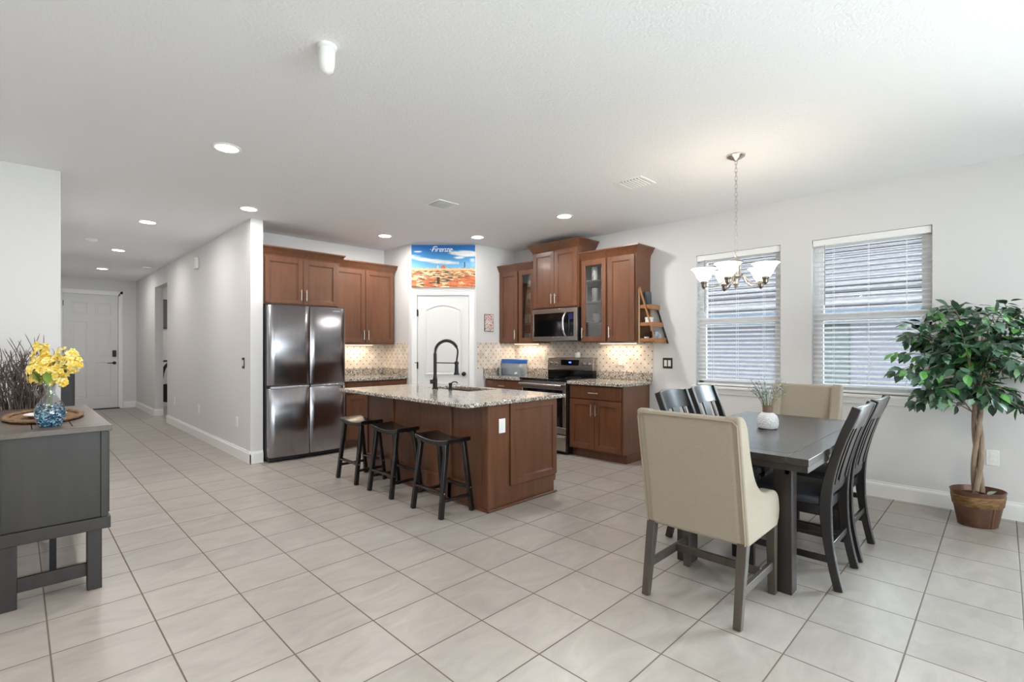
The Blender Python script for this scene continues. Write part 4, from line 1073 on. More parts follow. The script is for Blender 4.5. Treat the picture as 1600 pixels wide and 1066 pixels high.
def vent(x, y, rz, label, s, dark):
    t = thing('ceiling_vent', label, 'vent', (x, y, CEIL), rz)
    bm = nb()
    for q in ((-s,-s,s,-s+.025),(-s,s-.025,s,s),(-s,-s+.025,-s+.025,s-.025),(s-.025,-s+.025,s,s-.025)): bx(bm, q[0], q[1], -.008, q[2], q[3], 0)
    obj('frame', bm, RING, t, .002)
    obj('duct_shade_sheet', bx(nb(), -s+.025, -s+.025, -.002, s-.025, s-.025, 0), mat('duct_shade', (40, 39, 38), .8) , t)  # solid dark sheet, its colour stands in for shade inside the duct
    bm = nb(); n = 7
    for i in range(n):
        y_ = -s+.04+(2*s-.08)*i/(n-1); m = Matrix.Translation((0, y_, -.009)) @ Matrix.Rotation(math.radians(dark), 4, 'X'); bx(bm, -s+.025, -.0075, -.001, s-.025, .0075, .001, m)
    obj('louvers', bm, RING, t)
vent(3.01, 4.0, 0, 'square ceiling air vent with open louvers over the island', .125, 60)
vent(3.81, 2.28, 0, 'square white ceiling air vent between the range and the chandelier', .13, -25)
t = thing('ceiling_sensor', 'white cylindrical sensor hanging from the ceiling near the camera', 'sensor', (1.045, 2.29, CEIL))
obj('base', lathe(nb(), [(.001,0),(.045,0),(.045,-.012),(.034,-.02),(.001,-.02)], seg=24), WHITEP, t)
obj('body', lathe(nb(), [(.034,-.018),(.038,-.03),(.037,-.085),(.03,-.118),(.015,-.132),(.001,-.134)], seg=24), WHITEP, t)
for (x, y, lab) in ((.70, 8.6, 'round white smoke detector on the hall ceiling beside the lights, left'), (1.66, 10.9, 'round white smoke detector on the hall ceiling above the side opening')):
    t = thing('smoke_detector', lab, 'smoke detector', (x, y, CEIL)); obj('housing', lathe(nb(), [(.001,0),(.07,0),(.068,-.02),(.05,-.032),(.001,-.034)], seg=24), WHITEP, t); obj('grille', lathe(nb(), [(.03,-.033),(.03,-.038),(.001,-.039)], seg=18), WHITEP, t)

# wall plates
def plate(name, label, cat, loc, rz, w_, h_, mp_, inserts, mi):
    t = thing(name, label, cat, loc, rz)
    obj('plate', bx(nb(), -w_/2, -.006, -h_/2, w_/2, 0, h_/2), mp_, t, .002)
    for (cx_, cz_, iw, ih) in inserts: obj('rocker' if 'switch' in name else 'socket', bx(nb(), cx_-iw/2, -.009, cz_-ih/2, cx_+iw/2, -.006, cz_+ih/2), mi, t, .001)
    return t
PB = mat('plate_bronze', (44, 40, 38), .45)
plate('light_switch', 'black light switch plate near the end of the hall wall', 'switch', (HX, 6.19, 1.12), RZ, .075, .125, PB, [(0, 0, .034, .068)], WHITEP)
plate('light_switch', 'dark double light switch plate between the kitchen counter and the window', 'switch', (XW, 2.745, 1.118), RZ, .118, .122, PB, [(-.024, 0, .034, .07), (.024, 0, .034, .07)], WHITEP)
so_ = [(0, .02, .03, .026), (0, -.02, .03, .026)]
for y_, z_, lab in ((6.43, .42, 'white wall outlet on the hall wall nearest the refrigerator'), (8.16, .42, 'white wall outlet midway along the hall wall'), (9.7, .42, 'white wall outlet on the hall wall nearest the side opening')):
    plate('wall_outlet', lab, 'outlet', (HX, y_, z_), RZ, .075, .12, WHITEP, so_, WHITEC)
plate('wall_outlet', 'white wall outlet behind the ficus trunk', 'outlet', (XW, .06, .45), RZ, .072, .117, WHITEP, so_, WHITEC)
plate('wall_outlet', 'cream outlet in the tiled backsplash right of the range', 'outlet', (XW-.008, 3.36, 1.14), RZ, .072, .117, mat('cream_plate', (232, 222, 208), .4), so_, WHITEP)
plate('wall_outlet', 'cream outlet in the tiled backsplash left of the range', 'outlet', (XW-.008, 4.62, 1.16), RZ, .072, .117, mat('cream_plate', (232, 222, 208), .4), so_, WHITEP)
plate('wall_outlet', 'cream outlet in the tiled backsplash beside the refrigerator', 'outlet', (3.12, 6.542, 1.16), 0, .072, .117, mat('cream_plate', (232, 222, 208), .4), so_, WHITEP)
t = thing('plug_in_charger', 'white charger with a cable plugged into the outlet right of the range', 'charger', (XW-.017, 3.36, 1.11), RZ)
obj('adapter', bx(nb(), -.02, -.035, -.03, .02, 0, .02), WHITEP, t, .004)
obj('cable', tube(nb(), smoothpath([(0,-.02,-.03),(.01,-.03,-.07),(.06,-.03,-.10),(.12,-.02,-.06),(.2,-.012,.04),(.3,-.01,.16),(.36,-.01,.22)], 5), .002, 5), WHITEP, t)
t = thing('door_chime', 'small white box high on the hall wall', 'chime', (HX, 8.23, 2.51), RZ); obj('housing', bx(nb(), -.07, -.045, -.08, .07, 0, .08), WHITEP, t, .01); obj('face', bx(nb(), -.055, -.049, -.06, .055, -.045, .06), WHITEC, t, .002)

# ================================================================== POSTER
PW, PH = .885, .59
NX, NY = 240, 160
def fbm(x, y, s=0, o=4):
    from mathutils import noise
    v = 0; a = .5
    for i in range(o): v += a*noise.noise(Vector((x, y, s+i*7.3))); x *= 2; y *= 2; a *= .5
    return v
def poster_col(u, v):
    # u 0..1 left-right, v 0..1 bottom-top
    from mathutils import noise
    if v > .455+.012*fbm(u*6, 0, 2):
        k = (v-.45)/.55; c = Vector((120, 178, 214)).lerp(Vector((22, 104, 176)), min(1, k*1.25))
        cl = fbm(u*3.2+2, v*7, 5)*2.2
        m = 0
        m = max(m, (1-abs(v-.56-.10*(1-u)**2*1.4)/.07)*(1.0 if u < .75 else .3)+cl*.55-.1)                       # low bank on the left
        m = max(m, 1.15-((u-.86)/.25)**2-((v-.80+.12*(u-.86))/.085)**2+cl*.7)
        m = max(m, .8-((u-.74)/.12)**2-((v-.70)/.04)**2+cl*.8)
        m = max(m, .75-((u-.10)/.08)**2-((v-.84)/.022)**2+cl*.6)
        m = max(m, .9-((u-.96)/.08)**2-((v-.64)/.07)**2+cl*.6)
        m = max(0, min(1, m*1.3)); c = c.lerp(Vector((236, 238, 240))*(.9+.1*fbm(u*9,v*14,1)), m)
        return c
    if v > .425: return Vector((96, 110, 128)).lerp(Vector((150, 140, 130)), max(0, min(1, .5+2*fbm(u*9, v*20, 3))))
    # roofs: oblique strips growing towards the bottom
    sc = 7+44*v
    a = u*sc*.7+v*16; b = v*sc*1.3-u*sc*.22*(1.2-v)
    cell = noise.cell(Vector((math.floor(a*1.1+.6*fbm(u*8, v*8, 9)), math.floor(b*1.6+.7*fbm(u*7, v*9, 4)), 1)))
    pal = [(204, 128, 84), (222, 172, 128), (232, 204, 168), (184, 100, 62), (74, 62, 50), (226, 186, 144), (212, 144, 98), (96, 104, 66), (238, 214, 182), (88, 78, 62)]
    c = Vector(pal[int(cell*9.99) % 10]); 
    if v < .26 and fbm(u*5, v*6, 12) > -.02 and v < .20+.10*u: c = Vector((206, 104, 62)).lerp(c, .25)
    return c*(1+.35*fbm(u*30, v*40, 6))
t = thing('poster', 'canvas print of a city skyline reading Firenze above the pantry door', 'picture', (A[0], A[1], 0), dang)
px0 = dl/2-PW/2+.012; pz0 = 2.135
obj('stretcher_frame', bx(nb(), px0, -.034, pz0, px0+PW, -.002, pz0+PH), mat('canvas_edge', (206, 190, 172), .8), t)
me = bpy.data.meshes.new('print')
vsl = [(px0+PW*i/NX, -.0345, pz0+PH*j/NY) for j in range(NY+1) for i in range(NX+1)]
fs = [(j*(NX+1)+i, j*(NX+1)+i+1, (j+1)*(NX+1)+i+1, (j+1)*(NX+1)+i) for j in range(NY) for i in range(NX)]
me.from_pydata(vsl, [], fs)
ca = me.color_attributes.new('ink', 'FLOAT_COLOR', 'POINT')
buf = []
for j in range(NY+1):
    for i in range(NX+1):
        u, v = i/NX, j/NY; c = poster_col(u, v)
        # cathedral dome, tower, riverside arcade
        if v > .40:
            if abs(u-.50) < .035 and v < .45+.075*math.sqrt(max(0, 1-((u-.5)/.035)**2)): c = Vector((196, 104, 66))
            if abs(u-.415) < .008 and v < .515: c = Vector((222, 206, 186))
            if abs(u-.835) < .008 and v < .60: c = Vector((74, 60, 60))
            if abs(u-.835) < .022 and v < .46: c = Vector((96, 66, 54))
            if v < .45+.03*max(0, fbm(u*22, 0, 3)): c = Vector((228, 186, 142))
        if abs(u-.42) < .022 and .08 < v < .24: c = Vector((54, 62, 44))
        col = S(*[max(0, min(255, q)) for q in c]); buf += list(col)
ca.data.foreach_set('color', buf)
pm = bpy.data.materials.new('poster_print'); pm.use_nodes = True
at = pm.node_tree.nodes.new('ShaderNodeAttribute'); at.attribute_name = 'ink'; pm.node_tree.links.new(at.outputs['Color'], pm.node_tree.nodes['Principled BSDF'].inputs['Base Color']); pm.node_tree.nodes['Principled BSDF'].inputs['Roughness'].default_value = .6
me.materials.append(pm); po = bpy.data.objects.new('print', me); COL.objects.link(po); po.parent = t
fc = bpy.data.curves.new('lettering', 'FONT'); fc.body = 'Firenze'; fc.size = .105; fc.shear = .45; fc.space_character = .92; fc.align_x = 'CENTER'; fc.extrude = .0006
ft = bpy.data.objects.new('lettering_source', fc); COL.objects.link(ft); bpy.context.view_layer.update()
fm = bpy.data.meshes.new_from_object(ft.evaluated_get(bpy.context.evaluated_depsgraph_get())); bpy.data.objects.remove(ft); fm.materials.clear(); fm.materials.append(mat('ink_white', (246, 248, 250), .6))
fo = bpy.data.objects.new('lettering', fm); COL.objects.link(fo); fo.parent = t; fo.location = (px0+PW*.47, -.0355, pz0+PH-.095); fo.rotation_euler = (PI/2, 0, 0)
bm = nb(); tube(bm, smoothpath([(px0+PW*.29, -.036, pz0+PH-.06), (px0+PW*.33, -.036, pz0+PH-.07), (px0+PW*.335, -.036, pz0+PH-.03), (px0+PW*.40, -.036, pz0+PH-.016)], 4), .0022, 5)
tube(bm, smoothpath([(px0+PW*.60, -.036, pz0+PH-.09), (px0+PW*.63, -.036, pz0+PH-.065), (px0+PW*.66, -.036, pz0+PH-.075)], 4), .0022, 5)
obj('flourish', bm, mat('ink_white', (246, 248, 250), .6), t)

# small ornamental plaque
t = thing('wall_plaque', 'small red and white patterned plaque on the wall between pantry door and cabinets', 'picture', (4.765, YR, 1.65))
obj('plaque_board', bx(nb(), -.088, -.012, -.125, .088, 0, .125), mat('plaque_edge', (96, 76, 70), .6), t, .01)
pm = bpy.data.materials.new('plaque_print'); pm.use_nodes = True; n_ = pm.node_tree.nodes; L_ = pm.node_tree.links
tc_ = n_.new('ShaderNodeTexCoord'); vo = n_.new('ShaderNodeTexVoronoi'); vo.inputs['Scale'].default_value = 34; rr_ = n_.new('ShaderNodeValToRGB'); rr_.color_ramp.interpolation = 'CONSTANT'
L_.new(tc_.outputs['Object'], vo.inputs['Vector']); L_.new(vo.outputs['Distance'], rr_.inputs[0]); e = rr_.color_ramp.elements; e[0].color = S(188, 96, 84); e[1].position = .35; e[1].color = S(228, 216, 208); q = e.new(.7); q.color = S(110, 120, 140)
L_.new(rr_.outputs[0], n_['Principled BSDF'].inputs['Base Color'])
obj('plaque_print', bx(nb(), -.08, -.0128, -.117, .08, -.012, .117), pm, t)

# ================================================================== LADDER SHELF by the cabinet end
t = thing('ladder_shelf', 'small three-tier wooden ladder shelf fixed to the end of the wall cabinets', 'shelf', (0, 0, 0))
LW = wood_mat('acacia_wood', (140, 92, 58), (176, 122, 80), .45, 6, stretch=(.3,1,1))
LW2 = wood_mat('acacia_light', (190, 158, 124), (206, 178, 144), .5, 6)
yc = 2.964
tiers = [(1.755, .125), (1.555, .165), (1.375, .205)]
for z, dp in tiers:
    bm = nb(); bx(bm, 5.03, yc-dp, z-.010, 5.285, yc, z)
    bx(bm, 5.03, yc-dp, z, 5.04, yc, z+.03)
    rings = []
    n = 8; pts = [(yc-dp-.014, z-.010), (yc-dp-.014, z+.028), (yc-dp, z+.034), (yc-dp, z-.010)]
    prism(bm, [(5.03, yc-dp), (5.285, yc-dp), (5.27, yc-dp-.012), (5.16, yc-dp-.022), (5.045, yc-dp-.012)], 'z', z-.022, z+.032)
    obj('shelf', bm, LW, t, .003)
for x in (5.024, 5.288):
    bm = nb(); beam(bm, (x, yc-.008, 1.345), (x, yc-.008, 1.98 if x < 5.1 else 1.79), .012, .018, up=(0,1,0)); obj('upright', bm, LW2, t, .001)
    tz, ty = (1.99, .015) if x < 5.1 else (1.76, .09)
    bm = nb(); beam(bm, (x, yc-.225, 1.345), (x, yc-ty, tz), .012, .018, up=(0,1,0)); obj('slanted_rail', bm, LW if x < 5.1 else mat('rail_dark', (70, 52, 40), .5), t, .001)
t = thing('smart_speaker', 'dark grey cylindrical speaker on the top tier of the ladder shelf', 'speaker', (5.11, 2.897, 1.7555))
obj('speaker_body', lathe(nb(), [(.001,0),(.045,0),(.049,.01),(.042,.172),(.036,.182),(.001,.183)], seg=28), mat('speaker_cloth', (66, 72, 78), .8, bump=.3, bscale=300), t)
obj('base_ring', lathe(nb(), [(.050,.004),(.0505,.012),(.049,.016)], seg=28, cap=False), BLK, t)
def small(name, lab, cat, loc, build): 
    t = thing(name, lab, cat, loc); build(t)
small('white_box', 'small white square box on the middle tier of the ladder shelf', 'box', (5.12, 2.88, 1.556), lambda t: (obj('box', bx(nb(), -.04, -.03, 0, .04, .03, .085), WHITEP, t, .004), obj('lid', bx(nb(), -.042, -.032, .07, .042, .032, .09), WHITEC, t, .003)))
small('decorative_mug', 'blue and white mug on the bottom tier of the ladder shelf', 'mug', (5.15, 2.82, 1.376), lambda t: (obj('mug_body', lathe(nb(), [(.001,0),(.034,0),(.038,.02),(.036,.10),(.033,.10),(.033,.01),(.001,.008)], seg=20), leaf_mat('mug_glaze', (60,100,150), (206,214,222), (90,130,170), 40, .3), t), obj('handle', tube(nb(), [(0,-.036,.08),(0,-.06,.07),(0,-.06,.04),(0,-.036,.03)], .005, 8), WHITEC, t)))
small('espresso_cup', 'small white cup at the left of the ladder shelf bottom tier', 'cup', (5.085, 2.895, 1.378), lambda t: (obj('cup_body', lathe(nb(), [(.001,0),(.018,0),(.028,.045),(.025,.045),(.015,.006),(.001,.006)], seg=20), WHITEC, t), obj('handle', tube(nb(), [(-.024,0,.035),(-.038,0,.03),(-.036,0,.018),(-.02,0,.012)], .003, 6), WHITEC, t)))
small('coffee_pot', 'small black moka pot standing at the wall on the ladder shelf bottom tier', 'coffee pot', (5.235, 2.90, 1.376), lambda t: (obj('pot_body', lathe(nb(), [(.001,0),(.035,0),(.026,.05),(.03,.11),(.001,.125)], seg=8), BLK, t), obj('handle', tube(nb(), [(0,-.028,.1),(0,-.05,.095),(0,-.052,.05)], .005, 6), BLK, t)))

# ================================================================== SIDEBOARD
sx0, sx1, sy0, sy1 = -.10, .365, 3.43, 4.74; scx, scy = (sx0+sx1)/2, (sy0+sy1)/2
t = thing('sideboard', 'dark grey wooden sideboard with a brown top at the left edge', 'sideboard', (scx, scy, 0))
hx, hy = (sx1-sx0)/2, (sy1-sy0)/2
bm = nb(); g = .002
bx(bm, -hx, -hy, .85, hx, -hy+.08, .88); bx(bm, -hx, hy-.08, .85, hx, hy, .88)
for k in range(3):
    a = -hx+k*2*hx/3; bx(bm, a+(g if k else 0), -hy+.08+g, .85, a+2*hx/3-(g if k < 2 else 0), hy-.08-g, .88)
obj('top', bm, SIDET, t, .002)
obj('carcass', bx(nb(), -hx+.022, -hy+.03, .385, hx-.022, hy-.03, .85), SIDEM, t, .002)
for a in (-1, 1):
    for b in (-1, 1): obj('corner_post', bx(nb(), a*(hx-.03)-.014, b*(hy-.03)-.014, .385, a*(hx-.03)+.014, b*(hy-.03)+.014, .85), SIDEM, t, .001)
bm = nb(); bx(bm, -hx+.004, -hy+.01, .322, hx-.004, hy-.01, .385); obj('base_rail', bm, SIDEM, t, .003)
for a in (-1, 1):
    for b in (-1, 1): obj('leg', bx(nb(), a*(hx-.07)-.031, b*(hy-.06)-.031, 0, a*(hx-.07)+.031, b*(hy-.06)+.031, .322), SIDEM, t, .003)
for b in (-1, 1): obj('stretcher', bx(nb(), -hx+.1, b*(hy-.06)-.012, .075, hx-.1, b*(hy-.06)+.012, .145), SIDEM, t, .002)
obj('support_leg', bx(nb(), .0, -.19, 0, .03, -.16, .322), BLK, t, .002)
for k in range(3):
    a = -hy+.04+k*(2*hy-.08)/3; bm = nb(); w_ = (2*hy-.08)/3
    mm = Matrix.Translation((hx-.022, a, 0)) @ Matrix.Rotation(PI/2, 4, 'Z')
    b2 = nb(); shaker(b2, .004, w_-.004, .40, .84, -.016, .016, .05, .006)
    b2.transform(mm); d_ = obj('door', b2, SIDEM, t, .002); bm.free()
    b3 = nb(); pull(b3, w_-.03, .58, .70, -.016); b3.transform(mm); obj('handle', b3, BLKM, d_)

# woven tray, dish, vase, flowers
t = thing('woven_tray', 'oval woven rattan tray lying on the sideboard behind the glass vase', 'tray', (.115, 4.07, .8815))
bm = nb(); rings = []
nn = 72
for k in range(nn):
    a = 2*PI*k/nn; c = Vector((.165*math.cos(a), .33*math.sin(a), .011)); d = Vector((-.165*math.sin(a), .33*math.cos(a), 0)).normalized(); o_ = Vector((d.y, -d.x, 0))
    r_ = .012+.0025*math.cos(k*PI*.5)
    rings.append([c+o_*r_*1.3*math.cos(2*PI*q/8)+Vector((0,0,r_*.85*math.sin(2*PI*q/8))) for q in range(8)])
ring_loft(bm, rings, closed=True)
RAT = mat('rattan', (128, 98, 70), .8, var=.45, vscale=70, bump=.8, bscale=90)
obj('rim', bm, RAT, t); obj('tray_base', lathe(nb(), [(.001,0),(.16,0),(.165,.005),(.001,.006)], seg=40, sy_=2.0), RAT, t)
t = thing('white_dish', 'shallow white dish lying on the woven tray behind the glass vase', 'dish', (.12, 4.03, .890))
obj('dish', lathe(nb(), [(.001,0),(.06,0),(.095,.018),(.09,.019),(.055,.005),(.001,.004)], seg=32, sy_=1.3), WHITEC, t)

VX, VY = .125, 3.60
t = thing('glass_vase', 'clear glass vase with blue mosaic base on the sideboard', 'vase', (VX, VY, .88))
vm = bpy.data.materials.new('mosaic_glass'); vm.use_nodes = True; n_ = vm.node_tree.nodes; L_ = vm.node_tree.links; p_ = n_['Principled BSDF']
tc_ = n_.new('ShaderNodeTexCoord'); vo = n_.new('ShaderNodeTexVoronoi'); vo.inputs['Scale'].default_value = 130; L_.new(tc_.outputs['Object'], vo.inputs['Vector'])
sp = n_.new('ShaderNodeSeparateColor'); L_.new(vo.outputs['Color'], sp.inputs[0]); rr_ = n_.new('ShaderNodeValToRGB'); rr_.color_ramp.interpolation = 'CONSTANT'; L_.new(sp.outputs[0], rr_.inputs[0])
e = rr_.color_ramp.elements; e[0].color = S(34, 52, 78); e[1].position = .3; e[1].color = S(64, 112, 140)
for pos, c in ((.5, (40, 84, 112)), (.68, (120, 160, 178)), (.88, (190, 204, 210))): q = e.new(pos); q.color = S(*c)
L_.new(rr_.outputs[0], p_.inputs['Base Color']); p_.inputs['Roughness'].default_value = .12
sz_ = n_.new('ShaderNodeSeparateXYZ'); L_.new(tc_.outputs['Object'], sz_.inputs[0])
tr = n_.new('ShaderNodeBsdfTransparent'); tr.inputs[0].default_value = (.93,.93,.95,1); gl_ = n_.new('ShaderNodeBsdfGlossy'); gl_.inputs['Roughness'].default_value = .02
m1 = n_.new('ShaderNodeMixShader'); m1.inputs[0].default_value = .16; L_.new(tr.outputs[0], m1.inputs[1]); L_.new(gl_.outputs[0], m1.inputs[2])
fz = M_math(n_, L_, 'ADD', M_math(n_, L_, 'MULTIPLY', sp.outputs[1], .075), .055)
isl = M_math(n_, L_, 'LESS_THAN', sz_.outputs[2], fz)
m2 = n_.new('ShaderNodeMixShader'); L_.new(isl, m2.inputs[0]); L_.new(m1.outputs[0], m2.inputs[1]); L_.new(p_.outputs[0], m2.inputs[2]); L_.new(m2.outputs[0], n_['Material Output'].inputs[0])
obj('vase_body', lathe(nb(), [(.001,0),(.04,0),(.05,.012),(.062,.055),(.063,.085),(.054,.12),(.035,.15),(.024,.17),(.022,.19),(.028,.225),(.036,.24),(.033,.24),(.024,.222),(.019,.19),(.021,.17),(.031,.15),(.05,.12),(.059,.085),(.058,.055),(.046,.014),(.001,.006)], seg=40, cap=False), vm, t)
obj('handle', tube(nb(), smoothpath([Vector((-.03,.03,.15))+0*vr, Vector((-.055,.05,.175)), Vector((-.055,.05,.215)), Vector((-.026,.026,.232))], 5), .006, 8), CGLASS, t)
YEL = leaf_mat('petal_yellow', (232, 196, 70), (240, 214, 104), (246, 232, 160), 60, .6)
GRN = leaf_mat('orchid_leaf', (120, 150, 60), (150, 176, 80), (96, 130, 56), 20, .5)
rf_ = random.Random(11)
def spray(label, blobs, nfl, leafs):
    t = thing('orchid_spray', label, 'flowers', (VX, VY, .88), 0, 'yellow artificial orchids in the glass vase')
    sb, fb, lb = nb(), nb(), nb()
    for (lr, lf, z, rad, cnt) in blobs:
        c = vr*lr+vf*lf+Vector((0,0,z))
        base = vr*rf_.uniform(-.008,.008)+vf*rf_.uniform(-.008,.008)
        tube(sb, smoothpath([base+Vector((0,0,.02)), base+Vector((0,0,.21)), c*.5+Vector((0,0,.13)), c], 5), .0028, 6)
        for i in range(int(cnt*2.1)):
            v = Vector((rf_.gauss(0,1), rf_.gauss(0,1), rf_.gauss(0,1))).normalized()*rad*rf_.random()**.35
            fc_ = c+v; out = (v.normalized()+vf*-.5+Vector((0,0,.2))).normalized(); u, w2 = frame_of(out)
            r0 = rf_.uniform(.85,1.15)
            for k in range(5):
                a = 2*PI*k/5+rf_.random()*.4; d = (u*math.cos(a)+w2*math.sin(a)+out*.28)
                petal(fb, fc_, d, .019*r0, .017*r0, up=d.cross(out).normalized())
            petal(fb, fc_, out, .014, .012)
    for (lr, lf, z, dr) in leafs:
        for i in range(3):
            c = vr*lr+vf*lf+Vector((rf_.uniform(-.02,.02), rf_.uniform(-.02,.02), z)); petal(lb, c, Vector((rf_.uniform(-.6,.6), rf_.uniform(-.6,.6), 1)), .075, .04)
    obj('stems', sb, mat('orchid_stem', (110, 140, 70), .6), t); obj('blossoms', fb, YEL, t); obj('leaves', lb, GRN, t)
spray('yellow orchid spray leaning left, the tallest in the glass vase', [(-.045,0,.415,.032,12), (-.05,.01,.36,.045,16), (-.045,-.01,.30,.05,20), (-.065,0,.265,.04,12)], 0, [(-.01,-.02,.225,0)])
spray('yellow orchid spray in the middle of the glass vase', [(.0,0,.34,.05,20), (.02,-.02,.29,.045,16), (.045,0,.24,.035,10)], 0, [(.0,-.03,.235,0), (.02,-.02,.22,0)])
spray('yellow orchid spray arching right toward the front door', [(.09,0,.375,.045,18), (.12,0,.335,.045,18), (.075,0,.30,.035,10)], 0, [(.03,-.02,.23,0)])

# branches behind the sideboard
t = thing('branch_bundle', 'bundle of dark twisted dry branches behind the sideboard', 'branches', (.04, 5.1, .0))
bm = nb(); rb = random.Random(5)
for i in range(150):
    a = rb.uniform(0, 2*PI); r0 = rb.uniform(0, .09); x, y = r0*math.cos(a), r0*math.sin(a)*.7
    sp_x = max(-.2, min(.10, rb.gauss(0, .075)-.02)); sp_y = rb.uniform(-.1, .07); top = rb.uniform(1.02, 1.25)
    pts = [(x*.6, y*.6, .05), (x+sp_x*.45, y+sp_y*.4, .55), (x+sp_x*.85+rb.uniform(-.02,.02), y+sp_y*.8, .9), (x+sp_x*1.2+rb.uniform(-.03,.03), y+sp_y, top-.12)]
    if rb.random() < .5: # curled tip
        s = rb.choice((-1, 1)); q = pts[-1]; pts += [(q[0]+s*.03, q[1], q[2]+.07), (q[0]+s*.075, q[1], q[2]+.075), (q[0]+s*.10, q[1], q[2]+.03)]
    else:
        q = pts[-1]; pts += [(q[0]+rb.uniform(-.04,.04), q[1], q[2]+.1), (q[0]+rb.uniform(-.06,.06), q[1], q[2]+.2)]
    pth = smoothpath(pts, 4); n = len(pth); tube(bm, pth, [.0042*(1-.75*k/n) for k in range(n)], 5)
    if rb.random() < .7:
        k = int(n*.6); p = pth[k]; e_ = p+Vector((rb.uniform(-.09,.09), rb.uniform(-.03,.03), rb.uniform(.1,.22))); tube(bm, smoothpath([p, p.lerp(e_,.5)+Vector((rb.uniform(-.02,.02),0,0)), e_], 3), [.0022]*6+[.0008], 4)
o = obj('branches', bm, mat('branch_bark', (92, 80, 76), .85, var=.4, vscale=25), t); o['kind'] = 'stuff'
t = thing('floor_vase', 'tall dark floor vase holding the branches behind the sideboard', 'vase', (.02, 5.1, 0))
t.location = (.04, 5.1, 0)
obj('vase_body', lathe(nb(), [(.001,0),(.08,0),(.11,.1),(.12,.3),(.10,.48),(.085,.56),(.09,.60),(.082,.60),(.078,.56),(.092,.48),(.11,.3),(.10,.1),(.075,.012),(.001,.01)], seg=32, cap=False), mat('dark_ceramic', (58, 52, 50), .5), t)

# dark hall cabinet
t = thing('hall_cabinet', 'dark charcoal cabinet against the left hall wall, beyond the corner', 'cabinet', (.262, 7.0, 0))
DC = mat('charcoal_paint', (58, 58, 62), .6)
obj('carcass', bx(nb(), 0, 0, .04, .16, .8, 1.06), DC, t, .003); obj('top', bx(nb(), 0, -.01, 1.06, .172, .81, 1.085), DC, t, .003)
for k in range(2): obj('door', bx(nb(), .16, .01+.4*k, .07, .175, .39+.4*k, 1.04), DC, t, .003)
for (x, y) in ((.02,.03),(.14,.03),(.02,.77),(.14,.77)): obj('leg', bx(nb(), x-.018, y-.018, 0, x+.018, y+.018, .04), DC, t)

# things in the side room
t = thing('wall_picture', 'dark framed picture high on the far wall of the side room', 'picture', (2.2, EY, 2.02))
obj('frame', bx(nb(), -.18, -.03, -.30, .3, 0, .36), mat('frame_dark', (70, 68, 68), .6), t); obj('print', bx(nb(), -.15, -.032, -.27, .27, -.03, .33), mat('grey_print', (92, 92, 94), .6), t)
t = thing('exercise_bike', 'black and white exercise bike standing in the side room', 'exercise bike', (2.52, 13.0, 0))
bk = BLK
obj('base', bx(nb(), -.35, -.05, 0, .45, .05, .05), mat('bike_white', (216, 216, 216), .4), t, .01)
obj('frame', tube(nb(), smoothpath([(-.3,0,.04),(-.30,0,.5),(-.24,0,.85),(-.1,0,1.0)], 5), .03, 8), bk, t)
obj('handlebar', tube(nb(), smoothpath([(-.1,0,1.0),(-.28,0,.99),(-.34,0,.86),(-.33,0,.72)], 5), .02, 8), bk, t)
obj('flywheel', cyl(nb(), (-.2,-.03,.3), (-.2,.03,.3), .2, seg=28), bk, t)
obj('saddle', bx(nb(), .1, -.1, .85, .35, .1, .92), bk, t, .03); obj('seat_post', cyl(nb(), (.2,0,.05), (.2,0,.86), .025), bk, t)

# ================================================================== FICUS
PX, PY = 4.975, .135
t = thing('planter_pot', 'oval copper and bronze bucket planter on the floor under the ficus', 'planter', (PX, PY, 0), TH-PI/2)
COP = mat('copper_brown', (112, 80, 66), .38, .55, var=.35, vscale=9, bump=.15, bscale=50)
bm = nb(); pr = [(.001,0),(.128,0),(.134,.004),(.142,.04),(.160,.13),(.175,.20),(.186,.262),(.19,.268),(.184,.272),(.178,.262),(.150,.13),(.13,.02),(.001,.016)]
obj('pot_body', lathe(bm, [(a_*.87, b_*.95) for a_, b_ in pr], seg=48, cap=False, sx_=1.04, sy_=.84), COP, t)
bm = nb(); lathe(bm, [(a_*.87, b_*.95) for a_, b_ in [(.1665,.155),(.1715,.16),(.183,.232),(.179,.238)]], seg=48, cap=False, sx_=1.045, sy_=.85); obj('band', bm, mat('band_bronze', (128, 96, 58), .55, .3, var=.6, vscale=26, stretch=(1,1,3), bump=.7, bscale=60), t)
bm = nb(); tube(bm, [(0.004, -.1, .008), (0.004, -.107, .06), (0.004, -.1215, .148)], .006, 8); obj('seam', bm, mat('copper_seam', (150, 110, 88), .3, .8), t)
t2 = thing('ficus_tree', 'artificial ficus tree with glossy green leaves in the copper planter', 'plant', (PX, PY, .0))
o = obj('soil', lathe(nb(), [(.001,.222),(.150,.222),(.150,.215),(.001,.215)], seg=32, sx_=.88, sy_=.88), mat('moss_soil', (74, 62, 48), .95, var=.4, vscale=30, bump=.8, bscale=50), t2)
o.scale = (.9, .82, 1); o.rotation_euler = (0,0,TH-PI/2)
BARK = mat('ficus_bark', (150, 130, 112), .85, var=.3, vscale=16, stretch=(1,1,.4), bump=.6, bscale=50)
def W(lr, lf, z): return vr*lr+vf*lf+Vector((0,0,z))
for k in range(3):
    pts = []
    for i in range(26):
        z = .21+.96*i/25; a = 2*PI*k/3+z*6.0; r_ = .024*(1-.25*i/25)
        pts.append(W(math.cos(a)*r_+.0, math.sin(a)*r_, z))
    obj('trunk', tube(nb(), pts, [.0175-.006*i/25 for i in range(26)], 9), BARK, t2)
rl = random.Random(21); lb = nb(); bb = nb(); lb2 = nb()
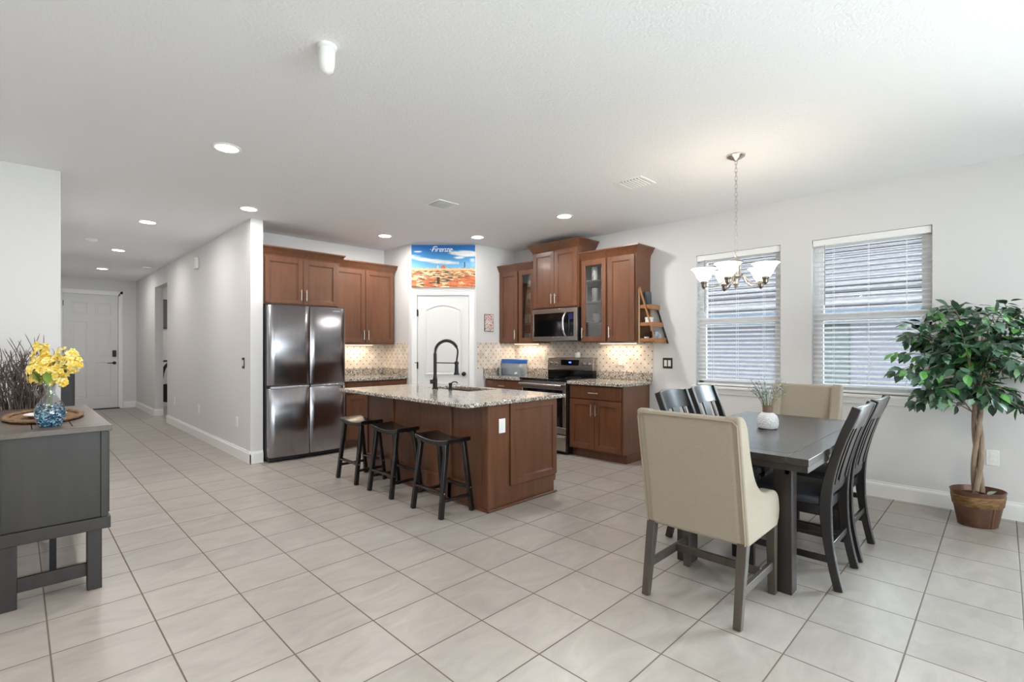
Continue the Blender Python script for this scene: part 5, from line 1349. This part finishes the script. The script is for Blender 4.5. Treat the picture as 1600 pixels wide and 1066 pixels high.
def leaf(bm, p, d, nrm, ln, wd):
    d = d.normalized(); s = d.cross(nrm).normalized(); nn_ = s.cross(d).normalized()
    fold = .18
    prof = [(0, 0), (.18, .34), (.42, .5), (.66, .40), (.86, .17), (1.0, 0)]
    mid = [bm.verts.new(p+d*ln*t_+nn_*(-ln*.18*t_*t_)) for t_, _ in prof]
    Lv = [bm.verts.new(p+d*ln*t_+s*wd*w_+nn_*(fold*wd*w_-ln*.18*t_*t_)) for t_, w_ in prof[1:-1]]
    Rv = [bm.verts.new(p+d*ln*t_-s*wd*w_+nn_*(fold*wd*w_-ln*.18*t_*t_)) for t_, w_ in prof[1:-1]]
    for sd in (Lv, Rv):
        bm.faces.new((mid[0], mid[1], sd[0]))
        for i in range(3): bm.faces.new((mid[i+1], mid[i+2], sd[i+1], sd[i]))
        bm.faces.new((mid[4], mid[5], sd[3]))
WLIM = XW-.03-PX
def addleaf(q, d, ln):
    tip = q+d.normalized()*ln
    if q.x > WLIM or tip.x > WLIM: return
    nrm = Vector((rl.uniform(-.5,.5), rl.uniform(-.5,.5), 1))-vf*.3
    leaf(lb if rl.random() < .82 else lb2, q, d, nrm, ln, ln*rl.uniform(.48,.6))
branches = []
for i in range(74):
    z0 = rl.uniform(.78, 1.28); a = rl.uniform(0, 2*PI); up = (z0-.95)*.9
    # crown silhouette: widest around z 1.1-1.3
    zt = rl.uniform(.86, 1.62)
    R_ = .50*math.sqrt(max(.05, 1-((zt-1.18)/.50)**2))*rl.uniform(.55, 1.0)
    lr, lf = math.cos(a)*R_, math.sin(a)*R_*.85
    tip = W(lr-.02, lf, zt)
    if tip.x > WLIM-.02: tip.x = WLIM-.02
    p0 = W(rl.uniform(-.015,.015), 0, min(z0, zt+.02, 1.16)); mid_ = p0.lerp(tip, .5)+Vector((0,0,.06))
    pth = smoothpath([p0, mid_, tip], 6); n = len(pth)
    tube(bb, pth, [.005*(1-.7*k/n) for k in range(n)], 5)
    for k in range(3, n):
        for _ in range(2 if k < n-1 else 4):
            q = pth[k]+Vector((rl.uniform(-.012,.012),)*3)
            out = (pth[min(k+1,n-1)]-pth[max(k-1,0)]).normalized()
            d = out*.6+Vector((rl.uniform(-1,1), rl.uniform(-1,1), rl.uniform(-.9,.35)))*.9
            # twiglet
            q2 = q+d.normalized()*rl.uniform(.005,.04); addleaf(q2, d+Vector((0,0,-.35)), rl.uniform(.070,.100))
obj('branches', bb, BARK, t2)
o = obj('leaves', lb, leaf_mat('ficus_leaf', (28, 56, 40), (50, 84, 58), (96, 128, 108), 14, .35), t2)
o = obj('leaves', lb2, leaf_mat('ficus_leaf_bright', (70, 140, 56), (104, 168, 84), (150, 186, 150), 14, .35), t2)
bm = nb()
for k in range(4): leaf(bm, W(-.01, -.06, .235)+Vector((rl.uniform(-.03,.03),rl.uniform(-.03,.03),0)), Vector((rl.uniform(-1,1), rl.uniform(-1,1), .7)), Vector((0,0,1)), .075, .04)
obj('leaves', bm, leaf_mat('ficus_leaf_pale', (130, 150, 130), (150, 168, 150), (170, 184, 168), 14, .4), t2)
